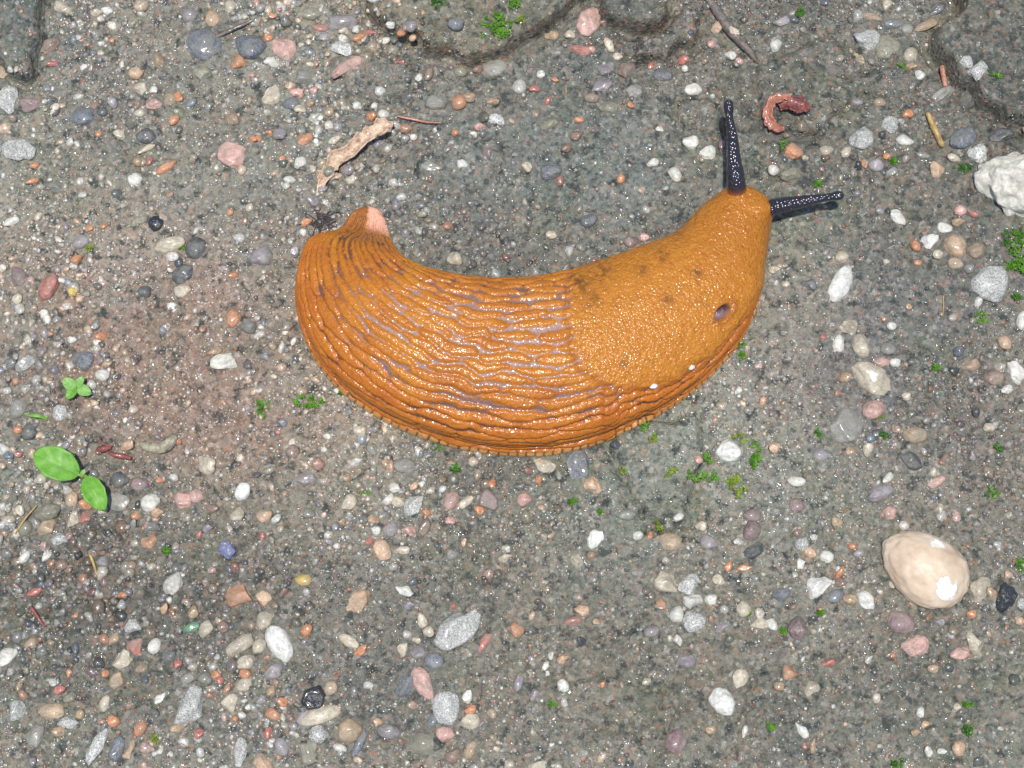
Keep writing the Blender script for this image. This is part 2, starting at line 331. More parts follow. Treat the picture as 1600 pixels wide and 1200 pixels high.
# ------------------------------------------------------------------ pebbles, read off the photograph: x y w h angle colour
PEB = """
318 70 64 56 0 B;392 74 40 48 80 B;372 97 30 28 0 O;362 242 46 42 -20 K*;187 212 18 22 60 C;212 115 24 22 0 P;222 140 26 22 0 C;241 142 16 15 0 W;238 162 32 20 -10 K*;266 155 22 24 0 T
279 153 18 22 0 O;273 188 22 13 45 O;155 210 12 11 0 O;46 163 48 28 10 M*;98 12 44 24 -35 C*;152 20 22 16 0 C;332 30 26 28 0 P;360 10 20 22 0 C;297 24 26 26 0 L;247 93 28 24 0 T
315 115 34 28 0 V;82 100 20 11 10 R;78 73 36 24 20 N*;130 182 40 32 0 B;228 213 32 26 0 D;362 187 24 20 0 T;51 284 24 11 10 O;54 260 16 12 0 O;260 262 40 15 35 O;230 233 36 11 30 C
234 252 17 11 70 R;216 254 17 16 0 T;212 280 26 20 0 W;396 218 16 12 -20 O;175 64 10 9 0 O;86 293 32 22 -20 G*;158 84 13 10 0 C;27 232 60 42 -25 S*;8 155 40 48 0 S*;6 115 26 34 -60 T*
442 75 44 38 -15 K;426 98 36 24 -10 W*;418 60 18 15 0 O;426 26 17 12 20 O;440 17 13 12 0 R;485 22 42 22 0 V;535 33 54 30 0 L;538 49 20 17 30 C;557 47 17 13 70 W;537 62 17 15 0 W
562 60 24 14 25 O;500 43 30 15 -15 R*;535 76 36 24 -15 S*;578 51 25 9 -10 R;600 65 24 13 10 W;627 53 15 12 0 O;645 60 13 12 0 P;610 40 15 13 0 W;626 98 22 10 0 R;540 105 60 22 32 K*
424 150 44 40 60 C*;464 145 24 15 0 K;490 142 14 12 0 K;470 172 22 16 0 C;455 163 28 25 0 B;485 162 15 14 0 T;472 122 32 28 0 G;515 176 17 16 0 T;580 183 18 15 30 O;600 180 20 17 0 W
586 166 17 12 60 W;670 115 26 16 70 N;655 122 17 13 80 W;682 160 38 27 10 G;717 160 27 24 50 O;733 153 22 18 0 T;720 112 24 18 0 V;747 110 20 17 0 N;775 106 44 30 10 G;770 160 22 14 0 T
775 188 30 23 -15 S;750 198 20 15 0 K;741 210 15 14 0 W;711 208 13 12 0 O;647 215 13 12 0 W;476 218 30 18 30 O;494 221 9 9 0 A;437 210 24 19 0 L;422 208 15 13 0 O;404 217 14 11 0 O
441 250 14 12 60 O;452 283 22 16 0 W;470 253 28 17 30 W;672 260 42 17 0 G;712 37 26 22 0 B;922 35 50 40 65 K*;943 37 18 16 0 N;891 56 20 18 0 C;862 55 24 22 0 T;905 78 38 22 -10 R*
925 78 13 13 0 K;952 72 28 14 -65 C;965 90 18 14 0 C;947 108 32 27 60 L*;940 135 38 24 20 L*;925 153 26 18 0 N;977 112 32 26 0 N*;992 142 32 26 0 G*;1017 104 15 12 60 R;1035 118 34 22 -10 B
1067 95 20 15 20 R;1070 108 12 12 0 W;1082 140 30 20 10 W;845 117 15 14 0 W;812 136 25 22 80 W;836 140 20 14 0 R;867 125 15 10 0 O;856 158 15 9 70 R;985 165 15 12 0 O;905 188 18 11 0 O
900 213 22 18 0 N;885 233 20 18 0 N;952 168 34 22 0 V;1080 222 28 24 0 W*;1105 238 26 22 0 W*;1128 225 22 13 80 M;1020 255 22 14 25 W;1055 273 26 18 -60 W;970 280 17 14 80 O;822 262 20 19 0 C
860 270 34 25 0 B;1031 203 15 12 0 W;862 193 38 18 20 V;1121 43 24 18 70 P;1112 70 16 14 0 K;1155 97 15 13 0 K;1140 88 22 16 0 W;1352 62 48 38 -10 S;1345 93 32 22 -60 T*;1385 75 42 38 60 V
1385 10 24 16 80 C;1466 12 44 24 30 D;1423 85 29 23 70 C;1423 105 22 13 0 T;1435 120 20 19 0 W;1475 147 44 22 35 G*;1510 98 25 22 60 S*;1528 110 35 26 60 S*;1512 158 30 25 0 D*;1222 33 30 17 15 L
1212 70 25 22 70 W;1360 27 38 16 -15 T;1395 37 38 16 0 B;1418 45 22 19 0 G;1447 40 42 16 20 T;1505 215 48 35 35 B;1530 240 38 34 50 S;1565 213 42 28 10 D*;1347 215 44 36 60 S*;1388 195 32 28 0 S*
1415 220 30 18 -25 W;1375 162 22 20 0 T;1340 162 17 14 0 L;1417 180 22 16 40 O;1240 237 31 25 -15 O;1258 248 11 10 0 C;1292 235 24 19 0 C;1322 238 24 18 40 C*;1368 258 25 22 0 L;1350 257 17 10 -70 O
1385 245 13 11 0 O;1463 265 30 29 0 P*;1490 248 24 14 -20 C;1442 243 24 11 -10 G;1392 270 24 17 0 G;1209 267 20 19 0 W;1238 273 42 24 0 V;1229 153 21 16 30 C
77 447 46 28 65 R;30 432 36 24 -65 M;113 457 19 17 20 Y;28 468 19 16 60 C;140 358 15 12 20 O;163 354 13 8 20 O;217 345 32 16 30 V;243 350 32 24 60 Z;265 383 50 25 15 C;307 388 36 33 60 D
270 402 23 16 0 W;280 411 17 14 70 D;288 428 40 30 20 D;285 455 27 21 0 C;226 455 24 20 0 D;365 497 31 24 70 O;387 508 28 25 0 G;352 566 46 30 10 W*;337 550 24 14 10 T;114 531 15 13 0 W
37 570 38 20 25 S*;132 565 38 30 10 B;160 586 23 18 0 W;160 527 20 18 0 O;150 508 21 15 60 G;120 407 22 17 40 O;125 378 28 24 30 L;17 346 26 16 20 W;365 431 18 11 0 O;390 325 16 13 40 C
360 332 13 10 60 O;408 402 37 34 0 L;1313 443 66 34 65 A;1314 402 23 20 0 C;1453 377 34 24 30 A*;1478 356 27 20 -25 W*;1494 386 46 34 -55 P;1526 391 31 28 60 T;1493 412 27 20 -15 T;1465 398 19 16 0 C
1430 385 21 15 -60 O;1434 411 14 10 0 O;1513 420 17 16 0 G;1546 443 60 56 0 S;1528 472 20 14 60 W*;1500 330 20 18 0 K;1521 335 17 12 -20 R;1497 347 24 17 0 T;1403 340 32 20 -50 W;1265 445 29 18 -10 B
1310 537 31 20 80 W;1328 512 32 28 -20 C*;1345 540 40 28 -70 C;1360 590 74 42 -38 C*;1388 545 26 20 0 G;1378 567 27 18 0 K;1398 567 19 16 0 W;1570 535 25 20 -60 P;1517 571 29 22 10 T*;1587 585 44 30 -50 W*
1598 500 32 20 80 W;1286 527 11 10 0 R;1393 510 17 14 0 W;1381 499 9 8 0 O;1320 590 21 18 0 T;1555 590 38 25 0 N;1210 421 21 14 0 C;1420 480 12 10 0 P;1384 410 12 11 0 C
91 647 31 25 60 S;29 638 35 26 70 G;46 675 27 24 60 D;29 672 15 14 0 O;30 710 15 11 10 R;15 712 19 17 0 B;4 702 24 20 0 W;199 697 24 16 15 P;277 690 15 12 0 O;325 727 36 30 -20 C*
188 750 29 26 0 D;218 757 29 22 0 M;113 780 26 20 80 P;135 788 21 18 0 O;133 810 22 20 0 R*;188 783 46 32 0 G;235 785 31 27 30 W;247 800 21 18 0 P;285 780 32 27 -30 K;306 775 23 21 0 K
331 795 24 15 0 N;380 768 29 23 60 A;75 825 34 30 20 T;40 825 27 24 20 V;31 797 21 16 -60 C;92 842 29 25 20 S;75 800 44 26 10 V;116 812 28 18 60 C*;231 847 34 25 -10 O;352 857 32 26 -30 X*
213 807 15 12 0 O;240 825 19 17 0 G;162 877 25 22 60 L;251 751 15 10 0 O;325 825 19 17 0 L;372 805 25 20 30 C;312 835 13 9 70 R;73 870 23 14 70 W;40 870 24 14 50 W*;98 883 21 18 0 N
557 721 23 16 15 W;562 674 21 18 0 C;604 725 19 16 0 T;632 727 38 24 -10 G;582 702 32 20 -20 G;647 792 40 32 35 S;622 787 25 22 0 C;617 763 19 16 -10 W;665 801 16 12 0 O;705 782 30 22 60 K
728 785 30 14 40 C;762 785 35 31 -40 M;747 797 20 14 -20 O;704 814 18 15 0 K;585 812 21 18 0 T;610 827 25 23 0 L;588 829 15 14 0 W;640 830 21 18 0 K;662 822 29 20 70 N;577 847 17 13 60 R
597 858 36 25 -60 P;413 805 25 20 20 P;432 811 17 16 0 W;480 750 38 26 20 L;410 838 15 10 70 R;740 722 17 15 0 C;647 760 15 14 0 P;769 755 17 12 80 O;790 871 24 16 15 C;707 865 25 20 0 G
792 857 17 15 0 W;630 860 22 14 0 C;545 785 27 23 50 C;725 847 15 9 80 P;903 727 54 38 -70 B*;925 757 35 31 -60 P;853 727 38 26 -10 C*;820 780 25 22 0 K*;931 842 36 27 55 A*;900 876 31 19 -60 C
842 750 15 12 80 O;997 837 18 15 20 W;1047 847 38 30 0 T;1095 822 19 16 0 C;1140 705 38 34 -20 A;1092 719 14 13 0 K;1175 830 33 28 60 M;1175 805 27 20 0 M;1154 847 18 13 0 W;1178 862 36 26 20 D*
1162 888 28 12 15 O;1138 885 20 12 70 O;1107 848 30 22 -20 L;937 685 13 12 0 A;960 696 18 14 0 D;1016 836 13 10 60 O;980 804 28 16 0 G;1060 808 18 15 0 W
1445 888 142 104 -36 P!;1320 662 72 60 60 G*;1364 640 37 29 25 K;1373 772 44 27 25 L;1390 805 31 25 -60 K*;1355 703 23 17 80 C;1328 706 17 14 0 T;1360 686 16 14 0 B;1422 717 44 27 -40 D*;1463 753 32 14 25 K
1245 790 25 22 0 M;1210 700 21 19 0 P;1332 854 15 12 0 O;1265 865 20 17 -30 P;1292 870 22 20 0 W;1254 850 25 21 60 S;1246 832 14 13 0 N;1281 710 27 20 0 L;1430 680 40 26 -10 T;1412 822 17 15 0 W
1469 795 16 13 60 C;1472 809 17 11 0 O;1372 887 15 13 0 C;1272 840 16 12 0 W;1245 752 28 16 0 W;1307 817 20 18 -30 T;1497 808 12 10 0 K;1520 715 21 14 -70 L;1387 747 25 12 45 W;1545 670 19 17 0 C
1572 610 20 17 0 W;1312 895 23 10 60 O;1415 620 15 14 0 C;270 912 38 27 62 W;375 930 42 38 -20 O;55 925 28 12 20 R;192 931 15 12 0 O;257 952 19 13 80 P;303 957 22 18 60 T;300 980 30 18 20 E
323 982 30 22 45 C*;350 980 19 18 0 N;207 978 27 24 40 S;178 1000 27 18 70 T;212 1010 29 26 -10 R*;241 1010 27 20 70 W;192 1030 34 27 40 C;223 1044 26 22 0 T*;181 1065 30 21 50 T;164 1100 28 16 65 C
278 1039 17 13 80 R;291 1060 27 20 20 G;320 1060 24 20 0 G;338 1055 16 14 0 O;345 1063 13 12 0 R;383 1053 20 14 0 O;375 1008 48 23 35 C;384 1035 31 22 20 C;382 1070 30 20 20 C;298 1105 74 42 52 S*
278 1138 22 16 20 T;312 1146 20 16 50 R;178 1127 21 18 0 O;219 1138 27 20 70 O;110 1090 23 18 0 V;94 1078 20 14 20 R;80 1112 44 24 0 T;28 1108 40 28 55 S;105 1130 36 22 0 S;126 1116 16 14 60 T
93 1143 20 17 0 T;56 1150 38 26 70 G;152 1165 62 24 70 S*;182 1172 42 23 70 B;200 1175 44 20 70 T*;375 1180 52 27 80 S*;360 1098 34 22 50 C;12 1025 36 24 40 W;368 1123 10 10 0 O;166 1052 14 12 30 O
108 1052 13 9 80 O;265 1025 24 18 30 B;250 1092 26 15 60 W;475 906 27 19 0 Y;558 942 50 34 45 P*;631 922 31 15 -15 A*;718 985 86 54 44 S*;437 1007 62 36 -62 A;479 985 22 16 50 O;545 1002 34 17 -30 C
564 1017 26 14 35 O*;412 935 27 24 0 P;443 925 22 13 60 N;660 970 25 16 -70 C;670 987 19 18 0 C;652 1000 17 13 0 C;630 1016 27 20 70 C;654 1021 27 22 0 L;678 1033 29 27 0 B;661 1067 54 28 -58 K
634 1072 38 28 60 B*;698 1105 54 44 -70 S;735 1110 19 17 0 O;735 1128 29 25 0 C;730 1090 25 16 70 W;517 1075 27 21 60 T;500 1118 64 27 18 C;475 1123 29 20 60 L;497 1147 33 28 0 S;440 1097 22 16 0 O
427 1117 25 18 -15 O;425 1080 20 16 70 T;420 1145 21 14 70 R;480 1172 44 36 -50 V;440 1168 30 20 -70 L;607 1142 36 23 -10 L;562 1160 48 16 68 B;545 1142 42 35 50 T;695 1147 29 26 0 K;675 1127 25 18 60 B
757 1005 38 15 60 R;662 1162 46 40 40 V;735 1172 33 20 70 T;590 1129 15 14 0 P;487 1090 42 36 0 Z*;413 1192 42 28 -20 P;427 1050 32 23 50 L;405 1010 26 20 60 C;412 970 29 25 60 C;576 1072 16 14 0 W
710 947 12 10 0 R;640 945 19 16 0 L;708 1180 27 25 0 N;1040 910 44 36 -40 C*;1076 916 42 30 35 S*;1083 938 31 29 0 W;1033 947 24 19 -30 O;1110 937 19 18 0 W;1057 960 28 22 80 W;1085 972 36 31 0 S
1130 978 29 17 35 L;1163 952 25 24 0 C;1018 987 26 18 20 L;1059 1001 21 13 -60 W;909 954 25 18 -10 P;898 970 36 14 15 R;880 1029 21 17 20 P;907 1002 18 15 -30 D;1130 1098 47 36 -50 A;1157 1058 35 23 75 C
1072 1032 31 24 -10 L;1055 1160 42 33 70 M;941 1070 12 8 60 O;1010 1066 15 13 0 C;880 1072 22 18 -60 W;1190 975 36 18 10 C;807 985 24 22 0 O;810 1068 27 15 75 L;835 1085 23 15 70 L;1110 1140 18 14 0 T
842 1197 32 14 10 C;1122 907 22 17 -30 C;932 972 13 11 0 P;853 1040 16 10 60 W;861 1024 15 10 80 W;1163 1143 21 9 75 W;1276 916 50 32 22 A*;1354 938 38 26 -35 A;1527 920 44 34 60 C*;1408 972 42 36 -20 M
1433 1009 48 34 15 K*;1522 1005 42 22 -50 C*;1500 1022 33 21 30 K*;1247 980 36 31 60 M*;1205 975 25 16 -60 W;1575 932 52 32 75 Z*;1232 1050 29 26 -15 O*;1267 1075 28 25 0 C;1296 1035 27 15 25 R;1498 1170 23 20 80 P
1451 1175 19 13 -60 W;1471 1175 14 11 0 W;1431 1144 17 14 0 T;1445 1132 16 11 35 P;1253 1140 29 15 -55 W*;1270 1165 25 12 80 T;1495 1105 13 12 0 C;1593 971 15 14 0 P;1470 965 29 21 45 L*;1327 936 22 18 0 T
1313 911 19 14 0 N;1305 932 30 22 40 B;1220 930 32 22 25 B;1397 911 19 16 30 C;1425 941 28 16 -20 T;1457 1045 18 14 0 T;1395 1025 10 9 0 O;1598 945 24 20 0 S;1357 1030 16 12 40 W;1550 928 24 16 -50 T
1518 960 16 14 0 O;1217 1072 18 16 0 T;1257 1167 9 8 0 R;478 348 24 13 30 O;505 296 17 14 0 L;488 315 22 18 0 L;525 360 40 13 12 S;460 395 20 16 60 L;710 405 28 24 -40 C;920 345 30 22 20 B;985 378 24 20 0 M;1005 372 20 14 0 K;862 368 20 14 0 C
1585 288 120 104 -10 W#;640 650 14 12 0 C;1228 445 14 12 0 C;1225 520 14 10 0 G
"""
items = []
for rec in PEB.replace('\n', ';').split(';'):
    if not rec.strip(): continue
    x, y, w, h, a, k = rec.split()
    items.append((float(x), float(y), float(w), float(h), float(a), k[0], k[1:]))
items.sort(key=lambda q: -q[2] * q[3])
# ------------------------------------------------------------------ ground
def wpoly(px_poly): return at(*np.array(px_poly, float).T)[:, :2]
SLABS = [(wpoly(p), h * (1.9 if h > 1.3 else 1.2) * MM) for p, h in [
    ([(-80, -90), (50, -90), (66, 0), (62, 40), (68, 60), (58, 80), (57, 115), (45, 132), (20, 128), (8, 104), (-80, 112)], 2.2),
    ([(550, -90), (935, -90), (915, 5), (880, 22), (850, 48), (815, 65), (790, 82), (745, 98), (728, 98), (700, 85), (665, 80), (650, 65), (600, 52), (575, 30)], 2.4),
    ([(936, -90), (1065, -90), (1040, 10), (1030, 50), (1005, 52), (970, 42), (950, 36), (936, 20)], 2.4),
    ([(990, 95), (1005, 70), (1050, 45), (1075, 15), (1095, 50), (1088, 74), (1060, 78), (1044, 92), (1052, 106), (1030, 98), (1010, 98)], 1.4),
    ([(1443, 75), (1455, 55), (1500, 20), (1490, -90), (1800, -90), (1800, 215), (1600, 203), (1570, 192), (1540, 175), (1500, 140), (1480, 105), (1460, 95)], 2.6),
    ([(1180, 105), (1215, 95), (1300, 55), (1330, 90), (1350, 120), (1345, 150), (1300, 190), (1285, 215), (1240, 210), (1190, 205)], 1.0),
    ([(987, 768), (950, 700), (962, 668), (1080, 655), (1097, 700), (1082, 760), (1076, 822), (1040, 834), (1005, 812)], 1.1),
    ([(1062, 165), (1110, 150), (1128, 180), (1127, 220), (1092, 206), (1066, 192)], 1.0),
    ([(1345, 120), (1400, 105), (1440, 130), (1430, 150), (1380, 152), (1350, 145)], 0.9),
    ([(520, 95), (600, 88), (645, 110), (640, 150), (590, 158), (545, 140)], 0.8),
    ([(640, 235), (720, 215), (790, 240), (770, 290), (690, 300), (645, 270)], 0.5),
    ([(930, 165), (1010, 150), (1055, 185), (1050, 240), (970, 250), (925, 210)], 0.5),
    ([(870, 1075), (960, 1060), (1030, 1090), (1010, 1130), (930, 1140), (870, 1115)], 0.6)]]
CRACKS = [wpoly(p) for p in [[(945, 695), (968, 730), (990, 765), (1003, 805), (1040, 832)], [(1330, 60), (1345, 100), (1350, 130)], [(1125, 110), (1132, 190), (1120, 240)],
                             [(1255, 105), (1275, 125), (1330, 128)], [(940, 1010), (990, 980), (1010, 960)], [(1010, 1200), (1040, 1165), (1060, 1110)], [(1180, 1060), (1165, 1120), (1150, 1180)]]]
def H(x, y):
    x = np.asarray(x, float); y = np.asarray(y, float)
    z = 0.9 * MM * fbm(x, y, 45, 3, 3) + 0.34 * MM * fbm(x, y, 260, 3, 11)
    z = z + 0.20 * MM * vnoise(x * 800, y * 800, 15) + 0.14 * MM * vnoise(x * 1700, y * 1700, 16)
    rag = 0.9 * MM * fbm(x, y, 330, 4, 21); bul = 1 + 0.12 * vnoise(x * 300, y * 300, 5); wob = 0.5 * MM * vnoise(x * 500, y * 500, 31)
    for P, h in SLABS:
        lo, hi = P.min(0) - 4 * MM, P.max(0) + 4 * MM
        m = (x > lo[0]) & (x < hi[0]) & (y > lo[1]) & (y < hi[1])
        if not m.any(): continue
        d = poly_sdf(P, x[m], y[m]) + rag[m]
        z[m] += sstep(-0.35 * MM, 0.6 * MM, d) * h * bul[m] - 0.7 * MM * (1 + 0.9 * wob[m] / (0.5 * MM)) * np.exp(-((d + 0.9 * MM) / (0.7 * MM)) ** 2) * min(1.0, h / (1.5 * MM))
    for P in CRACKS:
        lo, hi = P.min(0) - 3 * MM, P.max(0) + 3 * MM
        m = (x > lo[0]) & (x < hi[0]) & (y > lo[1]) & (y < hi[1])
        if not m.any(): continue
        d = line_dist(P, x[m] + wob[m], y[m])
        z[m] -= 1.0 * MM * np.exp(-(d / (0.45 * MM)) ** 2)
    return z
def axis(a, n_out, step, reach):
    inner = np.arange(-a, a + step / 2, step)
    t = np.linspace(0, 1, n_out + 1)[1:]
    out = a + (reach - a) * t ** 3 + step * t * 4
    return np.concatenate([-out[::-1], inner, out])
def collar(x, y, z):
    for q in items[:300]:
        g = at(q[0], q[1]); rad = math.sqrt(q[2] * q[3]) * 0.5 * PXM
        m = (np.abs(x - g[0]) < rad * 2.6) & (np.abs(y - g[1]) < rad * 2.6)
        if m.any():
            dd = np.hypot(x[m] - g[0], y[m] - g[1]) / rad
            z[m] += 0.16 * rad * (np.exp(-((dd - 1.0) / 0.45) ** 2)) * (0.6 + 0.8 * vnoise(x[m] * 420, y[m] * 420, 61))
    return z
gx = axis(0.122, 44, 0.0005, 3.0); gy = axis(0.098, 44, 0.0005, 3.0)
GX, GY = np.meshgrid(gx, gy)
GZ = collar(GX, GY, H(GX, GY)) * np.clip(1.6 - np.hypot(GX, GY) / 0.5, 0.0, 1)
def blotch(x, y): return np.clip(1 + 0.42 * fbm(x, y, 24, 4, 131), 0.45, 1.5)      # damp and drier patches of silt
def region_tint(x, y):
    px, py = to_px(np.stack([x, y, np.zeros_like(x)], -1))
    c = np.array(lin(142, 139, 121)) * np.ones(x.shape + (3,))
    def blend(cx, cy, rx, ry, rgb, k):
        nonlocal c
        w = k * np.exp(-(((px - cx) / rx) ** 2 + ((py - cy) / ry) ** 2)); w = np.clip(w * (1 + 0.5 * fbm(x, y, 120, 3, 51)), 0, 1)
        c = c * (1 - w[..., None]) + np.array(lin(*rgb)) * w[..., None]
    blend(260, 520, 230, 150, (162, 130, 110), 0.95)
    blend(300, 640, 200, 90, (150, 122, 102), 0.85)
    blend(170, 960, 260, 140, (100, 98, 84), 0.9)
    blend(900, 230, 330, 150, (132, 142, 134), 0.8)
    blend(1020, 740, 180, 130, (140, 146, 128), 0.9)
    blend(1250, 330, 200, 160, (128, 136, 122), 0.8)
    blend(1400, 560, 260, 160, (132, 128, 120), 0.8)
    for (P, h), sc in zip(SLABS[:5], [(84, 94, 82), (120, 118, 94), (116, 116, 98), (136, 134, 120), (104, 108, 92)]):
        dd = np.full(x.shape, -1.0); lo, hi = P.min(0) - 3 * MM, P.max(0) + 3 * MM; mm = (x > lo[0]) & (x < hi[0]) & (y > lo[1]) & (y < hi[1])
        if not mm.any(): continue
        dd[mm] = poly_sdf(P, x[mm], y[mm]) + 0.9 * MM * fbm(x[mm], y[mm], 330, 4, 21); ws = (0.85 * sstep(0, 0.8 * MM, dd))[..., None]; c = c * (1 - ws) + np.array(lin(*sc)) * 1.2 * ws
        wb = (0.45 * np.exp(-((dd - 0.2 * MM) / (0.8 * MM)) ** 2))[..., None]
        c = c * (1 - wb) + np.array(lin(112, 86, 58)) * wb
    blend(30, 50, 90, 110, (78, 88, 76), 1.0)
    blend(1560, 90, 150, 120, (98, 102, 88), 1.0)
    blend(1240, 150, 130, 90, (112, 110, 92), 0.8)
    blend(1010, 1080, 260, 130, (112, 110, 92), 0.8)
    blend(1450, 1120, 260, 130, (92, 96, 82), 1.0)
    blend(560, 1120, 300, 90, (104, 102, 90), 0.8)
    blend(150, 150, 220, 160, (104, 106, 100), 0.7)
    al = sstep(0.35, 0.9, fbm(x, y, 90, 4, 71))[..., None] * 0.35
    big = blotch(x, y); hue = fbm(x, y, 55, 3, 141)[..., None]
    c = c * big[..., None] * (1 + hue * np.array([0.06, 0.0, -0.05]))
    return (c * (1 - al) + np.array(lin(98, 112, 80)) * al) * 0.64
GC = region_tint(GX, GY)
ground = obj('ground', mesh_np('ground', np.stack([GX, GY, GZ], -1).reshape(-1, 3), grid_faces(len(gy), len(gx)), True, GC.reshape(-1, 3)), ground_mat())
tag(ground, kind='structure')
def Hs(x, y): return float(H(np.array([x]), np.array([y]))[0])
def on_ground(px, py):
    p = at(px, py, 0.0)
    for _ in range(3): p = at(px, py, Hs(p[0], p[1]))
    return p

# ------------------------------------------------------------------ slug
ST_OUT = [(570, 323), (553, 331), (530, 360), (487, 380), (470, 418), (466, 462), (477, 512), (500, 558), (540, 603), (600, 643), (665, 672), (735, 691), (800, 699), (865, 697), (930, 682),
          (990, 657), (1050, 624), (1105, 582), (1150, 533), (1178, 482), (1190, 432), (1197, 386), (1201, 345), (1195, 316), (1178, 302)]
ST_IN = [(578, 323), (594, 331), (607, 370), (622, 398), (642, 415), (670, 427), (705, 435), (735, 439), (765, 442), (790, 442), (815, 441), (840, 438), (865, 432), (893, 425), (925, 415),
         (958, 404), (995, 391), (1030, 378), (1056, 365), (1076, 349), (1092, 330), (1110, 315), (1131, 304), (1153, 299), (1170, 300)]
ST_H = [1.2, 2.3, 4.2, 11.4, 14.8, 16.3, 17.6, 18.4, 18.8, 19.0, 19.0, 19.0, 18.9, 18.6, 18.2, 17.6, 16.8, 15.6, 14.2, 12.8, 11.6, 10.6, 9.4, 7.6, 5.0]
def build_slug():
    M, K = 760, 230
    h = np.array(ST_H) * 0.86 * MM
    So = at(*np.array(ST_OUT, float).T, 0.30 * h)[:, :2]; Si = at(*np.array(ST_IN, float).T, 0.30 * h)[:, :2]
    A = np.hstack([So, Si, h[:, None]])
    fine = catmull(A, 4000)
    mid = 0.5 * (fine[:, :2] + fine[:, 2:4])
    s = np.concatenate([[0], np.cumsum(np.linalg.norm(np.diff(mid, axis=0), axis=1))])
    L = s[-1]
    t = np.linspace(0, 1, M); su = L * t
    rows = np.stack([np.interp(su, s, fine[:, k]) for k in range(5)], 1)
    o, i_, hh = rows[:, :2], rows[:, 2:4], rows[:, 4]
    c = 0.5 * (o + i_); a = 0.5 * (i_ - o)            # a points to the inner side
    th = np.linspace(R(-32), R(212), K)                # inner foot -> over the back -> outer foot
    ct, sn = np.cos(th), np.sin(th)
    lat = np.sign(ct) * np.abs(ct) ** 0.92
    up = np.where(sn > 0, 0.30 + 0.70 * np.abs(sn) ** 0.9, 0.30 + 0.30 * sn / math.sin(R(32)))
    lat = np.where(sn < 0, np.sign(ct) * (0.965 + 0.095 * sstep(0.05, 0.70, -sn / math.sin(R(32)))), lat * (0.965 + 0.035 * sstep(0.0, 0.35, sn) * (1 - sstep(0.35, 0.9, sn))))
    gz = -0.1 * MM
    P = np.empty((M, K, 3))
    P[..., :2] = c[:, None, :] + a[:, None, :] * lat[None, :, None]
    P[..., 2] = gz + hh[:, None] * up[None, :]
    # lean: the back is rolled slightly to the outer side, as a flank turned to the viewer
    gbase = np.maximum(H(P[..., 0], P[..., 1]), -0.4 * MM)
    P[..., 2] += gbase * (1 - up[None, :]) * 0.9
    dU = np.gradient(P, axis=0); dV = np.gradient(P, axis=1)
    N = np.cross(dU, dV); N /= (np.linalg.norm(N, axis=-1, keepdims=True) + 1e-12)
    if N[M // 2, K // 2, 2] < 0: N = -N
    # surface coordinates
    S = np.repeat(su[:, None], K, 1) / MM
    seg = np.linalg.norm(np.diff(P, axis=1), axis=-1)
    arc = np.concatenate([np.zeros((M, 1)), np.cumsum(seg, 1)], 1)
    q = arc / arc[:, -1:]
    PX, PY = to_px(P)
    wz = P[..., 2]
    wx, wy = P[..., 0] * 1000, P[..., 1] * 1000
    # elongated tubercles: anisotropic jittered cells
    rowsN = 28.0
    Qx = q * rowsN + 0.55 * vnoise(S * 0.09, q * 5, 5) + 0.20 * vnoise(S * 0.30, q * 11, 6) + 0.05 * vnoise(S * 1.1, q * 40, 7)
    j0 = np.floor(Qx + 0.5).astype(np.int64); z0 = np.zeros_like(j0)
    rowmm = arc[:, -1:] / MM / rowsN
    Sw = S / 10.0 + 0.35 * vnoise(S * 0.12, q * 7, 3) + 0.05 * vnoise(S * 0.9, q * 40, 4)
    B1 = np.full(S.shape, -9.0); B2 = np.full(S.shape, -9.0); cid = np.zeros(S.shape); cellq = np.zeros(S.shape)
    for dj in (-1, 0, 1):
        ji = j0 + dj
        Sx = Sw + 0.5 * (ji % 2) + 0.34 * (_h(ji, z0, z0, 101) - 0.5) + 0.22 * vnoise(S * 0.11, ji * 7.7, 13)
        kk = np.floor(Sx).astype(np.int64); sig = Sx - kk
        ci = _h(ji, kk, z0, 103)
        rho = Qx - ji - 0.26 * (_h(ji, kk, z0, 105) - 0.5) * (1 - (2 * sig - 1) ** 2) - 0.20 * (_h(ji, kk, z0, 106) - 0.5) - 0.22 * (sig - 0.5) * (_h(ji, kk, z0, 107) - 0.5)
        half = 0.575 * (1 - 0.70 * np.abs(2 * sig - 1) ** 3.0) * (0.88 + 0.30 * ci)
        Bd = (half - np.abs(rho)) * rowmm
        n1_ = Bd > B1
        B2 = np.where(n1_, B1, np.maximum(B2, Bd)); cid = np.where(n1_, ci, cid); cellq = np.where(n1_, rho, cellq); B1 = np.maximum(B1, Bd)
    B = B1 - np.maximum(B2, 0) + 0.06 * fbm(wx, wy, 1.3, 3, 9)
    horiz = 1.0
    back = np.exp(-((q - 0.50) / 0.19) ** 2)                     # widest pale grooves along the back
    flank = sstep(0.62, 0.80, q)
    gw = 0.01 + 0.13 * horiz * back * sstep(20, 40, S) * np.clip(0.9 + 1.1 * fbm(S, q * 30, 0.12, 2, 8), 0.2, 1.6)
    plate = sstep(-0.05, 0.62, B - gw * 0.55)
    tub = (0.52 + 0.12 * (cid - 0.5)) * plate + flank * 0.42 * np.clip(cellq, -0.6, 0.6) + 0.05 * fbm(S, q * 40, 1.6, 3, 14) * plate
    tub = tub * sstep(0.02, 0.06, q) * sstep(0.02, 0.06, 1 - q)
    # mantle and head
    mpoly = [(907, 400), (893, 440), (888, 490), (893, 540), (912, 578), (948, 600), (992, 607), (1060, 592), (1112, 556), (1156, 508), (1186, 456), (1300, 400), (1300, 200), (1060, 220), (980, 360)]
    md = poly_sdf(mpoly, PX, PY) + 4 * fbm(wx, wy, 0.5, 2, 33)
    man = sstep(-1.0, 9.0, md)
